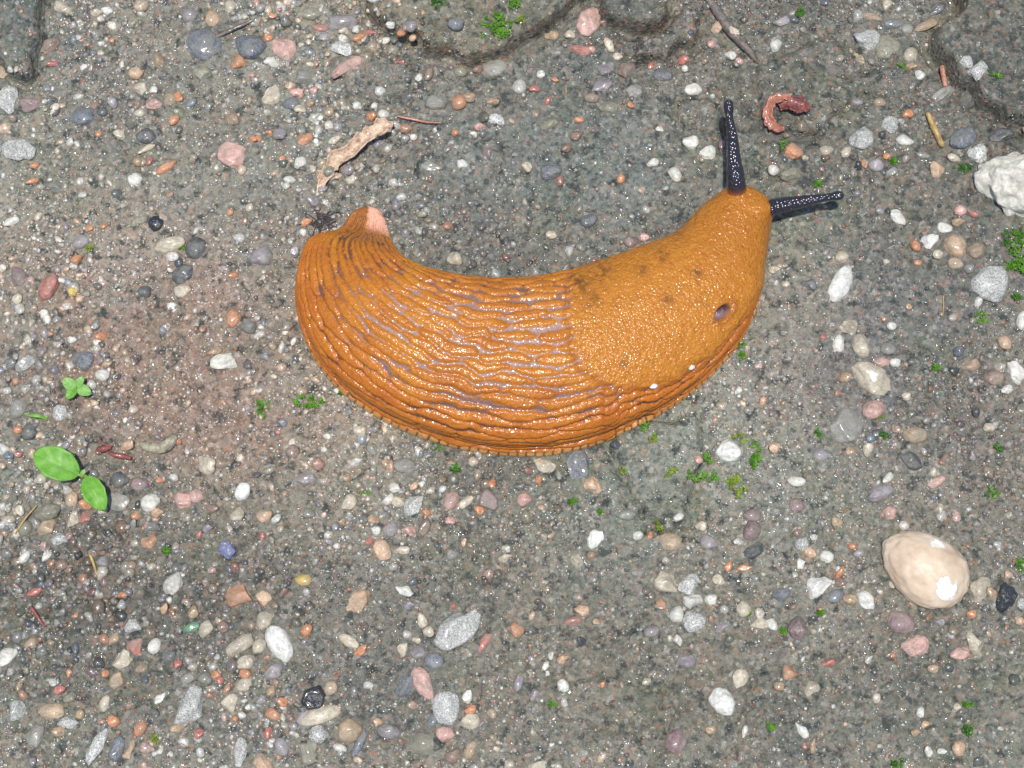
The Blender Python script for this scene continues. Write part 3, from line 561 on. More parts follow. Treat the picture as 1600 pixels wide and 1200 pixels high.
    gran = 0.07 * fbm(wx, wy, 1.5, 3, 41) + 0.05 * vnoise(wx * 3.3, wy * 3.3, 47)
    lip = 0.5 * np.exp(-((md - 12) / 16.0) ** 2) * sstep(-2, 8, md)
    disp = tub * (1 - man) + man * (0.35 + gran) + lip * sstep(60, 90, S) * (1 - sstep(96, 104, S))
    crease = np.exp(-((md + 3) / 4.0) ** 2) * 0.2
    disp = disp - crease
    # breathing hole
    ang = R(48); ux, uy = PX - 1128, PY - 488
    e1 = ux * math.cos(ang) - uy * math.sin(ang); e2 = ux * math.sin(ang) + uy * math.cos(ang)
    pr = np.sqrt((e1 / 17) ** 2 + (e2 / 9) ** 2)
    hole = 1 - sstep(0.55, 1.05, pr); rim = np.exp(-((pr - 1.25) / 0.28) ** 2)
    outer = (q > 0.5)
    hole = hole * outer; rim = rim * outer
    for (tx, ty) in ((1150, 298), (1197, 325)): disp = disp + 1.3 * np.exp(-((PX - tx) ** 2 + (PY - ty) ** 2) / 15.0 ** 2)
    disp = disp - 1.9 * hole + 0.22 * rim
    # foot fringe
    fr = np.maximum(1 - sstep(0.042, 0.056, q), 1 - sstep(0.042, 0.056, 1 - q))
    lines = np.abs(((S / 1.25 + 0.25 * vnoise(S * 0.5, q, 61)) % 1.0) - 0.5) * 2
    scal = sstep(0.0, 0.35, lines)
    disp = disp * (1 - fr) + fr * (0.22 * scal - 0.1)
    endf = sstep(0.0, 3.0, S) * sstep(0.0, 2.0, S.max() - S)
    P = P + N * (disp * endf)[..., None] * MM
    # pigment, plus painted shade inside the breathing hole
    def C(*v): return np.array(lin(*v))
    or1, or2, lil, crs, mnt, dk = C(190, 121, 30), C(168, 95, 19), C(158, 130, 122), C(102, 50, 14), C(188, 122, 34), C(98, 60, 22)
    var = np.clip(0.5 + 0.35 * fbm(wx, wy, 0.22, 3, 81) + 0.4 * (cid - 0.5), 0, 1)[..., None]
    scale_c = or1 * (1 - var) + or2 * var
    scale_c = scale_c * (1 - 0.5 * flank[..., None]) + C(174, 92, 18) * 0.5 * flank[..., None]
    groove = (1 - sstep(gw * 0.35, gw + 0.16, B + 0.16 * fbm(wx, wy, 2.0, 3, 19)))
    lilk = np.clip(back * 1.15 * sstep(12, 32, S) + 0.10, 0, 1)[..., None]
    gc = lil * lilk + (crs * (1 - flank[..., None] * 0.0)) * (1 - lilk)
    colr = scale_c * (1 - groove[..., None]) + gc * groove[..., None]
    mv = np.clip(0.5 + 0.5 * fbm(wx, wy, 1.1, 3, 91), 0, 1)[..., None]
    mc = mnt * (1 - 0.5 * mv) + or2 * 0.5 * mv
    hd = np.exp(-(((PX - 1150) / 70) ** 2 + ((PY - 345) / 70) ** 2))[..., None]
    mc = mc * (1 - 0.45 * hd) + C(156, 92, 18) * 0.45 * hd
    for (sx, sy, r, k) in [(905, 445, 16, 1.0), (925, 470, 14, .7), (940, 425, 18, .8), (1035, 402, 10, .9), (1002, 424, 10, .7), (1088, 428, 8, .8), (1042, 470, 9, .8), (1044, 452, 7, .7), (972, 568, 7, .7), (1060, 372, 14, .5), (1100, 470, 10, .5)]:
        w = (k * np.exp(-((PX - sx) ** 2 + (PY - sy) ** 2) / r ** 2) * np.clip(0.55 + 0.9 * fbm(wx, wy, 1.6, 2, 95), 0, 1))[..., None]
        mc = mc * (1 - w) + dk * w
    m3 = man[..., None]
    colr = colr * (1 - m3) + mc * m3
    cr = (crease / 0.2)[..., None] * 0.25
    colr = colr * (1 - cr) + crs * cr
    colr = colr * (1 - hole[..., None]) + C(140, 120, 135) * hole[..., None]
    rk = 0.5 * (rim * (e1 + e2 * 0 < 30))[..., None]
    colr = colr * (1 - rk) + C(150, 84, 24) * rk
    hole_shade = ((1 - sstep(0.75, 0.95, pr)) * outer * sstep(4, -4, uy + 0.3 * ux))[..., None] * 0.85  # shade of the pit painted dark into its upper half
    colr = colr * (1 - hole_shade) + C(52, 36, 44) * hole_shade
    fcol = C(204, 146, 84) * scal[..., None] + C(70, 42, 30) * (1 - scal[..., None])
    f3 = fr[..., None]
    colr = colr * (1 - f3) + fcol * f3
    # pale sole showing on the turned-up tail tip
    tip = (1 - sstep(3.5, 7.0, S)); sole = tip * (1 - sstep(0.42, 0.52, q))
    sc3 = sole[..., None]
    colr = colr * (1 - sc3) + C(226, 168, 140) * sc3
    brn = (tip * sstep(0.46, 0.54, q))[..., None] * 0.75
    stripe = sstep(0.2, 0.6, np.abs(((q * 26) % 1.0) - 0.5) * 2)[..., None]
    colr = colr * (1 - brn) + (C(176, 112, 50) * stripe + C(110, 66, 30) * (1 - stripe)) * brn
    # mask of mantle kept in a second attribute for the fine grain
    V = P.reshape(-1, 3); F = grid_faces(M, K)
    # flat sole: bridge between the two foot edges
    bot = np.stack([np.arange(M - 1) * K, np.arange(1, M) * K, np.arange(1, M) * K + K - 1, np.arange(M - 1) * K + K - 1], 1)
    me = mesh_np('slug_body', V, [F, bot], True, colr.reshape(-1, 3))
    ca = me.color_attributes.new('zone', 'FLOAT_COLOR', 'POINT')
    z4 = np.ones((len(V), 4), np.float32); z4[:, 0] = man.ravel(); z4[:, 1] = flank.ravel(); z4[:, 2] = groove.ravel()
    ca.data.foreach_set('color', z4.ravel())
    return me, P, PX, PY
def slug_mat():
    m, nt, b = new_mat('slug_skin')
    at_ = node(nt, 'ShaderNodeAttribute', attribute_name='tint'); az = node(nt, 'ShaderNodeAttribute', attribute_name='zone')
    sp = node(nt, 'ShaderNodeSeparateColor'); nt.links.new(az.outputs['Color'], sp.inputs[0])
    v = node(nt, 'ShaderNodeTexCoord').outputs['Object']
    n1 = noise(nt, v, 2400, 3, 0.6); n2 = noise(nt, v, 700, 3, 0.6)
    f = ramp(nt, n1.outputs[0], [(0.32, g3(0.72)), (0.62, g3(1.15))]).outputs[0]
    nt.links.new(mixc(nt, 0.8, at_.outputs['Color'], f, 'MULTIPLY'), b.inputs['Base Color'])
    inv = beads(nt, v, 2000.0)
    mul = node(nt, 'ShaderNodeMath', operation='MULTIPLY'); nt.links.new(inv.outputs[0], mul.inputs[0])
    mr = node(nt, 'ShaderNodeMapRange'); mr.inputs['To Min'].default_value = 0.45; mr.inputs['To Max'].default_value = 1.0
    nt.links.new(sp.outputs[0], mr.inputs[0]); nt.links.new(mr.outputs[0], mul.inputs[1])
    nb = bump(nt, n2.outputs[0], 0.00016, 0.7); nb = bump(nt, mul.outputs[0], 0.00016, 1.0, nb)
    nt.links.new(nb, b.inputs['Normal'])
    nt.links.new(nb, b.inputs['Coat Normal'])
    b.inputs['Roughness'].default_value = 0.5
    b.inputs['Coat Weight'].default_value = 0.8; b.inputs['Coat Roughness'].default_value = 0.14; b.inputs['Coat IOR'].default_value = 1.36
    b.inputs['Specular IOR Level'].default_value = 0.3
    b.inputs['Subsurface Weight'].default_value = 0.0; b.inputs['Subsurface Radius'].default_value = (1.0, 0.4, 0.15); b.inputs['Subsurface Scale'].default_value = 0.0012
    return m
slug_me, SP, SPX, SPY = build_slug()
sb = on_ground(760, 570)
slug = bpy.data.objects.new('slug', None); col.objects.link(slug); slug.location = (sb[0], sb[1], 0.0); slug.empty_display_size = 0.01
tag(slug, 'large orange slug curled in an arc across the wet gravelly ground', 'slug')
def child(name, me, mat, parent, label=None):
    o = obj(name, me, mat)
    o.parent = parent; base = np.array([sb[0], sb[1], 0.0])
    # vertices are in world metres; shift them to the thing's base
    if parent is slug: o.location = -Vector(base)
    if label: o['label'] = label
    return o
body = child('body', slug_me, slug_mat(), slug)

def tube(path, rad, n=20, m=60, seed=0, rough=0.0, cap=True):
    """swept tube in world metres through path points with radii"""
    P = catmull(path, m); r = catmull(np.array(rad)[:, None], m)[:, 0]
    T = np.gradient(P, axis=0); T /= np.linalg.norm(T, axis=1, keepdims=True)
    up = np.array([0.0, 0, 1.0]); 
    A = np.cross(T, up); bad = np.linalg.norm(A, axis=1) < 1e-3; A[bad] = (1, 0, 0); A /= np.linalg.norm(A, axis=1, keepdims=True)
    Bv = np.cross(A, T)
    ph = np.linspace(0, 2 * math.pi, n, endpoint=False)
    rr = r[:, None] * np.ones((1, n))
    if rough:
        i, j = np.meshgrid(np.arange(m), np.arange(n), indexing='ij')
        rr = rr * (1 + rough * vnoise(i * 0.35, np.cos(ph)[None, :] * 2.3 + 5, seed, np.sin(ph)[None, :] * 2.3 + 0 * i))
    V = P[:, None] + rr[..., None] * (np.cos(ph)[None, :, None] * A[:, None] + np.sin(ph)[None, :, None] * Bv[:, None])
    V = V.reshape(-1, 3); F = grid_faces(m, n, True)
    if cap:
        V = np.vstack([V, P[0] - T[0] * r[0] * 0.5, P[-1] + T[-1] * r[-1] * 0.6])
        j = np.arange(n); k = (j + 1) % n
        c0 = np.stack([k, j, np.full(n, len(V) - 2)], 1); c1 = np.stack([(m - 1) * n + j, (m - 1) * n + k, np.full(n, len(V) - 1)], 1)
        return V, [F, c0, c1]
    return V, [F]
def simple_mat(name, rgb, rough=0.4, coat=0.0, var=0.5, nscale=900, bdist=0.0002, sss=0.0, dark=0.5):
    m, nt, b = new_mat(name)
    v = node(nt, 'ShaderNodeTexCoord').outputs['Object']
    n = noise(nt, v, nscale, 4, 0.65); c = np.array(lin(*rgb))
    nt.links.new(ramp(nt, n.outputs[0], [(0.3, tuple(c * dark)), (0.6, tuple(c)), (0.8, tuple(np.minimum(c * 1.25, 0.85)))]).outputs[0], b.inputs['Base Color'])
    b.inputs['Roughness'].default_value = rough; b.inputs['Coat Weight'].default_value = coat; b.inputs['Coat Roughness'].default_value = 0.1
    nt.links.new(bump(nt, n.outputs[0], bdist, 0.8), b.inputs['Normal'])
    if sss: b.inputs['Subsurface Weight'].default_value = sss; b.inputs['Subsurface Scale'].default_value = 0.001
    return m
def tent_mat():
    m, nt, b = new_mat('tentacle_skin')
    v = node(nt, 'ShaderNodeTexCoord').outputs['Object']
    at_ = node(nt, 'ShaderNodeAttribute', attribute_name='tint')
    inv = beads(nt, v, 1500.0)
    nt.links.new(at_.outputs['Color'], b.inputs['Base Color'])
    nb = bump(nt, inv.outputs[0], 0.00026, 1.0); nt.links.new(nb, b.inputs['Normal']); nt.links.new(nb, b.inputs['Coat Normal'])
    b.inputs['Roughness'].default_value = 0.3; b.inputs['Coat Weight'].default_value = 1.0; b.inputs['Coat Roughness'].default_value = 0.12
    return m
tmat = tent_mat()
def tentacle(pts, rad_px):
    W = np.array([at(x, y, z * MM) for x, y, z in pts])
    n, m = 22, 80
    V, F = tube(W, np.array(rad_px) * PXM, n, m, 5, 0.05)
    t = np.concatenate([np.repeat(np.linspace(0, 1, m), n), [0, 1]])
    dark = np.array(lin(27, 23, 36)); org = np.array(lin(176, 92, 22)); brown = np.array(lin(92, 66, 60))
    wb = (1 - sstep(0.14, 0.24, t))[:, None]
    zc = np.concatenate([np.repeat(catmull(W, m)[:, 2], n), [0, 99]])
    low = (sstep(0.0, 0.5 * MM, zc - V[:, 2] - 0.3 * MM) * (1 - sstep(0.6, 0.95, t)))[:, None] * 0.5
    c = dark * (1 - low) + brown * low
    c = c * (1 - wb) + org * wb
    return child('eye_tentacle', mesh_np('eye_tentacle', V, F, True, c), tmat, slug, 'dark violet-black glossy eye stalk'), W
t1, W1 = tentacle([(1152, 322, 4.0), (1151, 302, 7.2), (1150, 280, 9.6), (1147, 250, 10.4), (1144, 215, 11.2), (1140, 185, 12.0), (1138.5, 168, 12.4), (1138, 158, 12.6)],
                  [12, 15, 14.5, 11.5, 8.6, 6.0, 8.0, 6.5])
t2, W2 = tentacle([(1176, 333, 3.4), (1196, 327, 5.6), (1216, 322, 6.8), (1242, 317, 7.4), (1270, 312, 8.0), (1295, 308, 8.5), (1308, 306, 8.7), (1316, 305, 8.8)],
                  [11, 13.5, 13, 10.5, 8.0, 5.8, 7.6, 6.2])
eye_m = simple_mat('eye_black', (14, 13, 18), 0.08, 1.0)
for t_, W_ in ((t1, W1), (t2, W2)):
    V, F = ICO[2]
    e = obj('eye', mesh_np('eye', V * 6.6 * PXM + W_[-2], F), eye_m, t_)

# ------------------------------------------------------------------ pebbles
LAND = [((500, 372), "the slug's tail"), ((1165, 300), "the slug's head"), ((700, 425), "the inner curve of the slug's back"), ((900, 405), "the inner edge of the slug's mantle"), ((560, 640), "the slug's rear flank"),
        ((830, 715), "the slug's foot fringe"), ((1130, 600), "the slug's mantle"), ((1140, 170), "the upright eye stalk"), ((1290, 320), "the sideways eye stalk"), ((115, 745), "the two-leaved seedling"),
        ((115, 605), "the smaller pale seedling"), ((1445, 888), "the big cream pebble"), ((1585, 288), "the white chalky rock"), ((550, 245), "the curled dead leaf"), ((1230, 175), "the red curled leaf scrap"),
        ((1148, 48), "the slanting grey twig"), ((1587, 400), "the big moss clump"), ((903, 727), "the blue-grey slate chip"), ((775, 90), "the mossy mud slab"), ((718, 985), "the large pale wedge stone"),
        ((698, 1105), "the white granite pebble"), ((298, 1105), "the long granite chip"), ((352, 857), "the blue glass chip"), ((300, 980), "the green glass chip"), ((318, 70), "the round blue-grey stone"),
        ((1546, 443), "the round speckled stone"), ((1313, 443), "the white oblong stone"), ((631, 922), "the bright white flake"), ((1055, 912), "the pale broken stone pair"), ((30, 60), "the dark green mud slab"),
        ((1530, 50), "the cracked mud slab"), ((77, 447), "the red oval pebble"), ((265, 383), "the smooth cream oval pebble"), ((437, 1007), "the long white pebble"), ((1360, 590), "the angular cream stone"),
        ((1462, 203), "the tan straw"), ((1140, 735), "the moss patch around the white pebble"), ((1130, 1098), "the egg-shaped white pebble"), ((1433, 1009), "the pitted pink stone"), ((1320, 662), "the flat grey clod"),
        ((558, 942), "the angular peach stone"), ((1494, 386), "the peach oval pebble"), ((487, 1090), "the black glittery stone"), ((185, 708), "the maroon twig bits"), ((362, 242), "the pink angular stone"), ((1408, 972), "the mauve pebble by the big cream pebble")]
SPECIAL = {(1445, 888): 'large smooth cream egg-shaped pebble with white crusty patches', (1585, 288): 'big rough white chalky rock half buried beside the mud slab', (1546, 443): 'round speckled blue-white granite stone near the big moss clump',
           (1313, 443): 'long smooth white oblong stone lying alone on the grey mud', (318, 70): 'large round blue-grey stone with a greenish rim', (718, 985): 'large pale grey wedge-shaped stone, biggest on the muddy gravel',
           (698, 1105): 'rounded white granite pebble with dark speckles beside an orange pebble', (298, 1105): 'long angular grey-white granite chip', (352, 857): 'small blue-violet glass chip', (300, 980): 'small green glass chip in the gravel',
           (903, 727): 'blue-grey slate chip close under the slug\'s foot fringe', (437, 1007): 'long white chalky pebble tapering to one end', (631, 922): 'thin bright white flake lying flat on the mud',
           (1360, 590): 'angular cream stone, flat topped, largest of a small stone cluster on grey mud', (1494, 386): 'smooth peach oval pebble between two white chips and a tan pebble', (77, 447): 'brick-red oval pebble pressed into brown silt',
           (1320, 662): 'flat dark grey clod with a grainy top beside a pink pebble', (1229, 153): 'cream pebble resting on the red curled leaf scrap', (558, 942): 'angular peach stone with flat facets', (475, 906): 'yellow rounded pebble between the blue glass chip and the angular peach stone',
           (487, 1090): 'black glittery stone beside a long cream pebble', (1575, 932): 'black glittery rock with rough faces beside a tan flake', (243, 350): 'black glittery lump beside an olive pebble',
           (1433, 1009): 'pitted pink and white stone near the big cream pebble', (265, 383): 'smooth cream oval pebble with a green edge beside dark stones', (362, 242): 'pink angular stone with a pale top near the curled dead leaf', (1130, 1098): 'egg-shaped white pebble set alone in smooth mud',
           (1408, 972): 'mauve rounded pebble close to the big cream pebble'}
def pebble_mesh(w, h, d, ang, sub, seed, angular, lump=0.10, taper=None):
    r = np.random.default_rng(seed)
    V, F = ICO[sub]; V = V.copy()
    e = 0.86 if not angular else 0.78
    if angular:
        for _ in range(r.integers(7, 12)):
            n = r.normal(size=3); n /= np.linalg.norm(n); k = r.uniform(0.55, 0.86)
            dd = V @ n; over = np.maximum(dd - k, 0); V -= np.outer(over * 0.93, n)
        V /= np.abs(V).max(0)
    o = r.uniform(0, 50, 3)
    nz = 0.62 * vnoise(V[:, 0] * 1.3 + o[0], V[:, 1] * 1.3 + o[1], 7, V[:, 2] * 1.3 + o[2]) + 0.38 * vnoise(V[:, 0] * 2.9 + o[1], V[:, 1] * 2.9 + o[2], 8, V[:, 2] * 2.9 + o[0])
    V *= (1 + lump * 1.8 * nz)[:, None]
    if sub >= 3: V *= (1 + 0.035 * vnoise(V[:, 0] * 7 + o[0], V[:, 1] * 7, 9, V[:, 2] * 7))[:, None]
    V /= np.maximum(np.abs(V).max(0), 1e-6)
    # slight asymmetric taper
    V[:, 1] *= 1 + (r.uniform(-0.25, 0.25) if taper is None else taper) * V[:, 0]
    V *= np.array([w, h, d]) / 2
    c, s = math.cos(ang), math.sin(ang)
    V[:, :2] = V[:, :2] @ np.array([[c, s], [-s, c]])
    return V, F
BIG, SMALL = items[:300], items[300:]
XY = np.array([(q[0], q[1]) for q in BIG])
BLOCKY = [('*' in q[6]) or (not set('!#') & set(q[6]) and (int(q[0]), int(q[1])) not in SPECIAL and np.random.default_rng(51000 + i).random() < 0.4) for i, q in enumerate(BIG)]
def describe(q, i):
    x, y, w, h, a, k, fl = q
    word = PAL[k][1]
    s = math.sqrt(w * h)
    size = 'large' if s > 46 else 'medium-sized' if s > 31 else 'small' if s > 22 else 'tiny'
    el = max(w, h) / min(w, h)
    if '*' in fl: shape = 'long angular' if el > 1.7 else 'angular'
    else: shape = 'slender' if el > 2.1 else 'oval' if el > 1.3 else 'blocky' if BLOCKY[i] else 'rounded'
    d = [(math.hypot(x - p[0], y - p[1]), n, p) for p, n in LAND]; d.sort()
    d = [t for t in d if t[0] > 6]
    near = 'right beside' if d[0][0] < 55 else 'near'
    dd = np.hypot(*(XY - (x, y)).T); dd[i] = 1e9
    j = int(np.argmin(dd)); nb = PAL[BIG[j][5]][1]
    art = 'an' if nb[0] in 'aeiou' else 'a'
    return f'{size} {shape} {word} pebble', f'{near} {d[0][1]}', f', next to {art} {nb} one', f'between {d[0][1]} and {d[1][1]}'
labels = {}; alt = {}
for i, q in enumerate(BIG):
    key = (int(q[0]), int(q[1]))
    if key in SPECIAL: labels[i] = SPECIAL[key]
    else:
        a_, b_, c_, e_ = describe(q, i); labels[i] = a_ + ' ' + b_
        q_full = a_ + ' ' + b_ + c_
        labels[i] = (labels[i], q_full); alt[i] = a_ + ' ' + e_
from collections import Counter
cnt = Counter(v[0] if isinstance(v, tuple) else v for v in labels.values())
for i, v in labels.items():
    if isinstance(v, tuple):
        long = v[1] if len(v[1].split()) <= 16 else v[0]
        labels[i] = v[0] if cnt[v[0]] == 1 else long
cnt = Counter(labels.values())
for i in labels:
    if cnt[labels[i]] > 1 and i in alt and len(alt[i].split()) <= 16: labels[i] = alt[i]
cnt = Counter(labels.values())
rough_rock = stone_mat('chalk', lin(226, 222, 206), rough=(0.5, 0.8), coat=0.05, mud=0.2, dark=0.6)
def cream_big():
    m, nt, b = new_mat('stone_big_cream')
    v = node(nt, 'ShaderNodeTexCoord').outputs['Object']
    n1 = noise(nt, v, 130, 4, 0.6); n2 = noise(nt, v, 1100, 4, 0.7); n3 = noise(nt, v, 420, 5, 0.7)
    c = ramp(nt, n1.outputs[0], [(0.3, lin(184, 160, 136)), (0.5, lin(204, 182, 156)), (0.7, lin(216, 198, 176))]).outputs[0]
    f = ramp(nt, n2.outputs[0], [(0.3, g3(0.75)), (0.6, g3(1.05))]).outputs[0]
    c = mixc(nt, 0.25, c, f, 'MULTIPLY')
    tot = None
    for (px_, py_, rad) in PATCH:
        vm = node(nt, 'ShaderNodeVectorMath', operation='DISTANCE'); nt.links.new(v, vm.inputs[0]); vm.inputs[1].default_value = (px_, py_, 0.004)
        ad = node(nt, 'ShaderNodeMath', operation='MULTIPLY_ADD'); nt.links.new(n3.outputs[0], ad.inputs[0]); ad.inputs[1].default_value = 0.0052; nt.links.new(vm.outputs['Value'], ad.inputs[2])
        lt = node(nt, 'ShaderNodeMapRange'); nt.links.new(ad.outputs[0], lt.inputs[0]); lt.inputs['From Min'].default_value = rad + 0.0030; lt.inputs['From Max'].default_value = rad + 0.0026
        if tot is None: tot = lt.outputs[0]
        else:
            mx = node(nt, 'ShaderNodeMath', operation='MAXIMUM'); nt.links.new(tot, mx.inputs[0]); nt.links.new(lt.outputs[0], mx.inputs[1]); tot = mx.outputs[0]
    c = mixc(nt, tot, c, lin(226, 221, 210))
    nt.links.new(c, b.inputs['Base Color'])
    nt.links.new(ramp(nt, tot, [(0, g3(0.48)), (1, g3(0.75))]).outputs[0], b.inputs['Roughness'])
    b.inputs['Coat Weight'].default_value = 0.1; b.inputs['Coat Roughness'].default_value = 0.35
    nb = bump(nt, n2.outputs[0], 0.00016, 0.7); nb = bump(nt, tot, 0.0002, 0.6, nb)
    nt.links.new(nb, b.inputs['Normal'])
    return m
PATCH = [((1462 - 1445) * PXM, -(848 - 888) * PXM, 0.0016), ((1472 - 1445) * PXM, -(925 - 888) * PXM, 0.0021), ((1394 - 1445) * PXM, -(868 - 888) * PXM, 0.0004)]
big_m = cream_big()
for i, q in enumerate(BIG):
    x, y, w, h, a, k, fl = q
    r = np.random.default_rng(1000 + i)
    mn, mx = min(w, h), max(w, h)
    g = on_ground(x, y)
    d = mn * r.uniform(0.6, 0.85); emb = r.uniform(-0.06, 0.16); w *= 1.05; h *= 1.05
    if k in 'GVN' and mn > 28: d = mn * 0.42; emb = -0.05
    sub = 4 if mx > 90 else 3 if mx > 30 else 2
    lump = 0.13 if '*' not in fl else 0.15
    mat = MAT[k]
    if '!' in fl: d = 74; emb = 0.20; lump = 0.03; mat = big_m
    if '#' in fl: d = 85; emb = 0.12; lump = 0.2; mat = rough_rock
    if (x, y) == (631, 922): d = 6; emb = 0.35
    zc = g[2] + d * emb * PXM
    if (x, y) == (1229, 153): zc = g[2] + 3.6 * MM
    p = at(x, y, zc)
    ang_ = BLOCKY[i]
    V, F = pebble_mesh(w * PXM, h * PXM, d * PXM, R(a), sub, 2000 + i, ang_, lump, 0.15 if '!' in fl else None)
    if '#' in fl:
        nn = np.linalg.norm(V, axis=1); V *= (1 + 0.12 * fbm(V[:, 0] + V[:, 2], V[:, 1] - V[:, 2], 350, 3, 77))[:, None]
    flat = ('*' in fl) and r.random() < 0.25
    o = obj('rock' if '#' in fl else 'pebble', mesh_np('pebble', V, F, not flat), mat, None, p)
    tag(o, labels[i], 'rock' if '#' in fl else 'pebble')
    if cnt[labels[i]] > 1: o['group'] = 'look-alike pebbles: ' + labels[i]
    else: o['group'] = 'pebbles scattered over the silt' if '#' not in fl else 'rocks at the mud slab'

# ------------------------------------------------------------------ gravel and sand (uncountable)
slug_px = np.array(ST_OUT[1:-1] + ST_IN[1:-1][::-1], float)
slug_w = at(*slug_px.T)[:, :2]
def join_shapes(cx, cy, cz, dims, yaw, cols, sub, seed, nshape=24, lump=0.2):
    r = np.random.default_rng(seed)
    V0, F0 = ICO[sub]; nv = len(V0)
    shapes = []
    for s in range(nshape):
        V, _ = pebble_mesh(2, 2, 2, 0, sub, seed + s, r.random() < 0.7, lump); shapes.append(V)
    shapes = np.array(shapes)
    n = len(cx); pick = r.integers(0, nshape, n)
    V = shapes[pick] * (np.asarray(dims)[:, None, :] / 2)
    # random tilt
    t1_ = r.normal(0, 0.25, n)
    z = V[..., 2] + V[..., 0] * t1_[:, None]
    c, s = np.cos(yaw)[:, None], np.sin(yaw)[:, None]
    X = V[..., 0] * c - V[..., 1] * s + cx[:, None]; Y = V[..., 0] * s + V[..., 1] * c + cy[:, None]
    VV = np.stack([X, Y, z + cz[:, None]], -1).reshape(-1, 3)
    FF = (F0[None] + (np.arange(n) * nv)[:, None, None]).reshape(-1, 3)
    return VV, FF, np.repeat(cols, nv, 0)
SANDC = np.array([lin(*PAL[k][0]) for k in 'WCPOKTGLBDNVMSR'])
SANDP = np.array([.14, .14, .06, .035, .03, .12, .15, .10, .06, .07, .04, .05, .03, .03, .01]); SANDP /= SANDP.sum()
def mudness(x, y):
    px, py = to_px(np.stack([x, y, 0 * x], -1))
    m = 0
    for cx, cy, rx, ry, k in [(950, 260, 260, 120, .65), (1020, 740, 100, 100, .85), (1010, 1070, 240, 130, .8), (1450, 1120, 200, 90, .8), (760, 30, 170, 60, .95), (1000, 10, 60, 50, .9), (30, 50, 60, 80, .95), (1560, 90, 120, 100, .9),
                              (1240, 150, 110, 80, .7), (1400, 440, 170, 90, .55), (1250, 470, 120, 150, .55), (700, 270, 90, 60, .6), (850, 940, 200, 90, .6), (590, 125, 60, 40, .7)]:
        m = np.maximum(m, k * np.exp(-(((px - cx) / rx) ** 2 + ((py - cy) / ry) ** 2) ** 1.5))
    return m
def scatter(n, seed):
    r = np.random.default_rng(seed)
    x = r.uniform(-0.120, 0.120, n); y = r.uniform(-0.096, 0.096, n)
    keep = poly_sdf(slug_w, x, y) < -0.2 * MM
    dens = (1 - mudness(x, y)) ** 1.4 * ((0.55 + 0.45 * vnoise(x * 90, y * 90, 5)) if n > 50000 else (0.12 + 0.95 * sstep(-0.5, 0.6, fbm(x, y, 48, 3, 151))) * (0.38 + 0.62 * sstep(0.03, -0.05, x)))
    keep &= r.random(n) < dens
    return x[keep], y[keep], r
def pick_cols(n, r, x, y):
    c = SANDC[r.choice(len(SANDC), n, p=SANDP)] * r.uniform(0.78, 1.2, (n, 1))
    t = region_tint(x, y); k = r.uniform(0.15, 0.6, (n, 1))
    g_ = c.mean(1, keepdims=True); c = c * 0.8 + g_ * 0.2
    return (c * (1 - k) + t * k) * np.clip(blotch(x, y), 0.68, 1.12)[:, None]
def pebble_clear(x, y, marg):
    px, py = to_px(np.stack([x, y, 0 * x], -1)); ok = np.ones(len(x), bool)
    for q in items[:330]:
        ok &= np.hypot(px - q[0], py - q[1]) > math.sqrt(q[2] * q[3]) * 0.5 * marg
    return ok
# gravel: noted small pebbles + random ones
x, y, r = scatter(20000, 301)
ok = pebble_clear(x, y, 1.15); x, y = x[ok], y[ok]; n = len(x)
sz = np.exp(r.normal(math.log(1.05), 0.30, n)).clip(0.7, 2.1) * MM
el = r.uniform(0.62, 1.0, n); dims = np.stack([sz, sz * el, sz * el * 0.8], 1)
cz = H(x, y) + dims[:, 2] * r.uniform(-0.05, 0.3, n)
A = join_shapes(x, y, cz, dims, r.uniform(0, 6.28, n), pick_cols(n, r, x, y), 1, 401)
sx = np.array([q[0] for q in SMALL]); sy = np.array([q[1] for q in SMALL])
x, y, r = scatter(9000, 303)
ok = pebble_clear(x, y, 1.25) & (r.random(len(x)) < 0.4 + 0.6 * sstep(0.03, -0.05, x)); x, y = x[ok], y[ok]; n = len(x)
sz = np.exp(r.normal(math.log(1.9), 0.25, n)).clip(1.3, 3.0) * MM
el = r.uniform(0.55, 0.95, n); dims = np.stack([sz, sz * el, sz * el * 0.75], 1)
cz = H(x, y) + dims[:, 2] * r.uniform(-0.12, 0.15, n)
A2 = join_shapes(x, y, cz, dims, r.uniform(0, 6.28, n), np.minimum(pick_cols(n, r, x, y) * 1.15, 0.8), 1, 451, 40, 0.16)
A = tuple(np.vstack([a_, b_ + (len(A[0]) if k_ == 1 else 0)]) for k_, (a_, b_) in enumerate(zip(A, A2)))
p0 = at(sx, sy); hz = H(p0[:, 0], p0[:, 1]); p0 = at(sx, sy, hz); r2 = np.random.default_rng(55)
dm = np.array([(q[2], q[3], min(q[2], q[3]) * 0.8) for q in SMALL]) * PXM
cc = np.array([lin(*PAL[q[5]][0]) for q in SMALL]) * r2.uniform(0.85, 1.05, (len(SMALL), 1))
Bm = join_shapes(p0[:, 0], p0[:, 1], hz + dm[:, 2] * 0.25, dm, np.array([R(q[4]) for q in SMALL]), cc, 2, 501, lump=0.12)
gravel = obj('gravel', mesh_np('gravel', np.vstack([A[0], Bm[0]]), np.vstack([A[1], Bm[1] + len(A[0])]), True, np.vstack([A[2], Bm[2]])), grain_mat)
tag(gravel, 'fine mixed-colour gravel pressed into the wet silt', 'gravel', kind='stuff')
x, y, r = scatter(98000, 302); n = len(x)
sz = np.exp(r.normal(math.log(0.50), 0.34, n)).clip(0.26, 1.1) * MM
el = r.uniform(0.6, 1.0, n); dims = np.stack([sz, sz * el, sz * el * 0.8], 1)
cz = H(x, y) + dims[:, 2] * r.uniform(-0.1, 0.3, n)
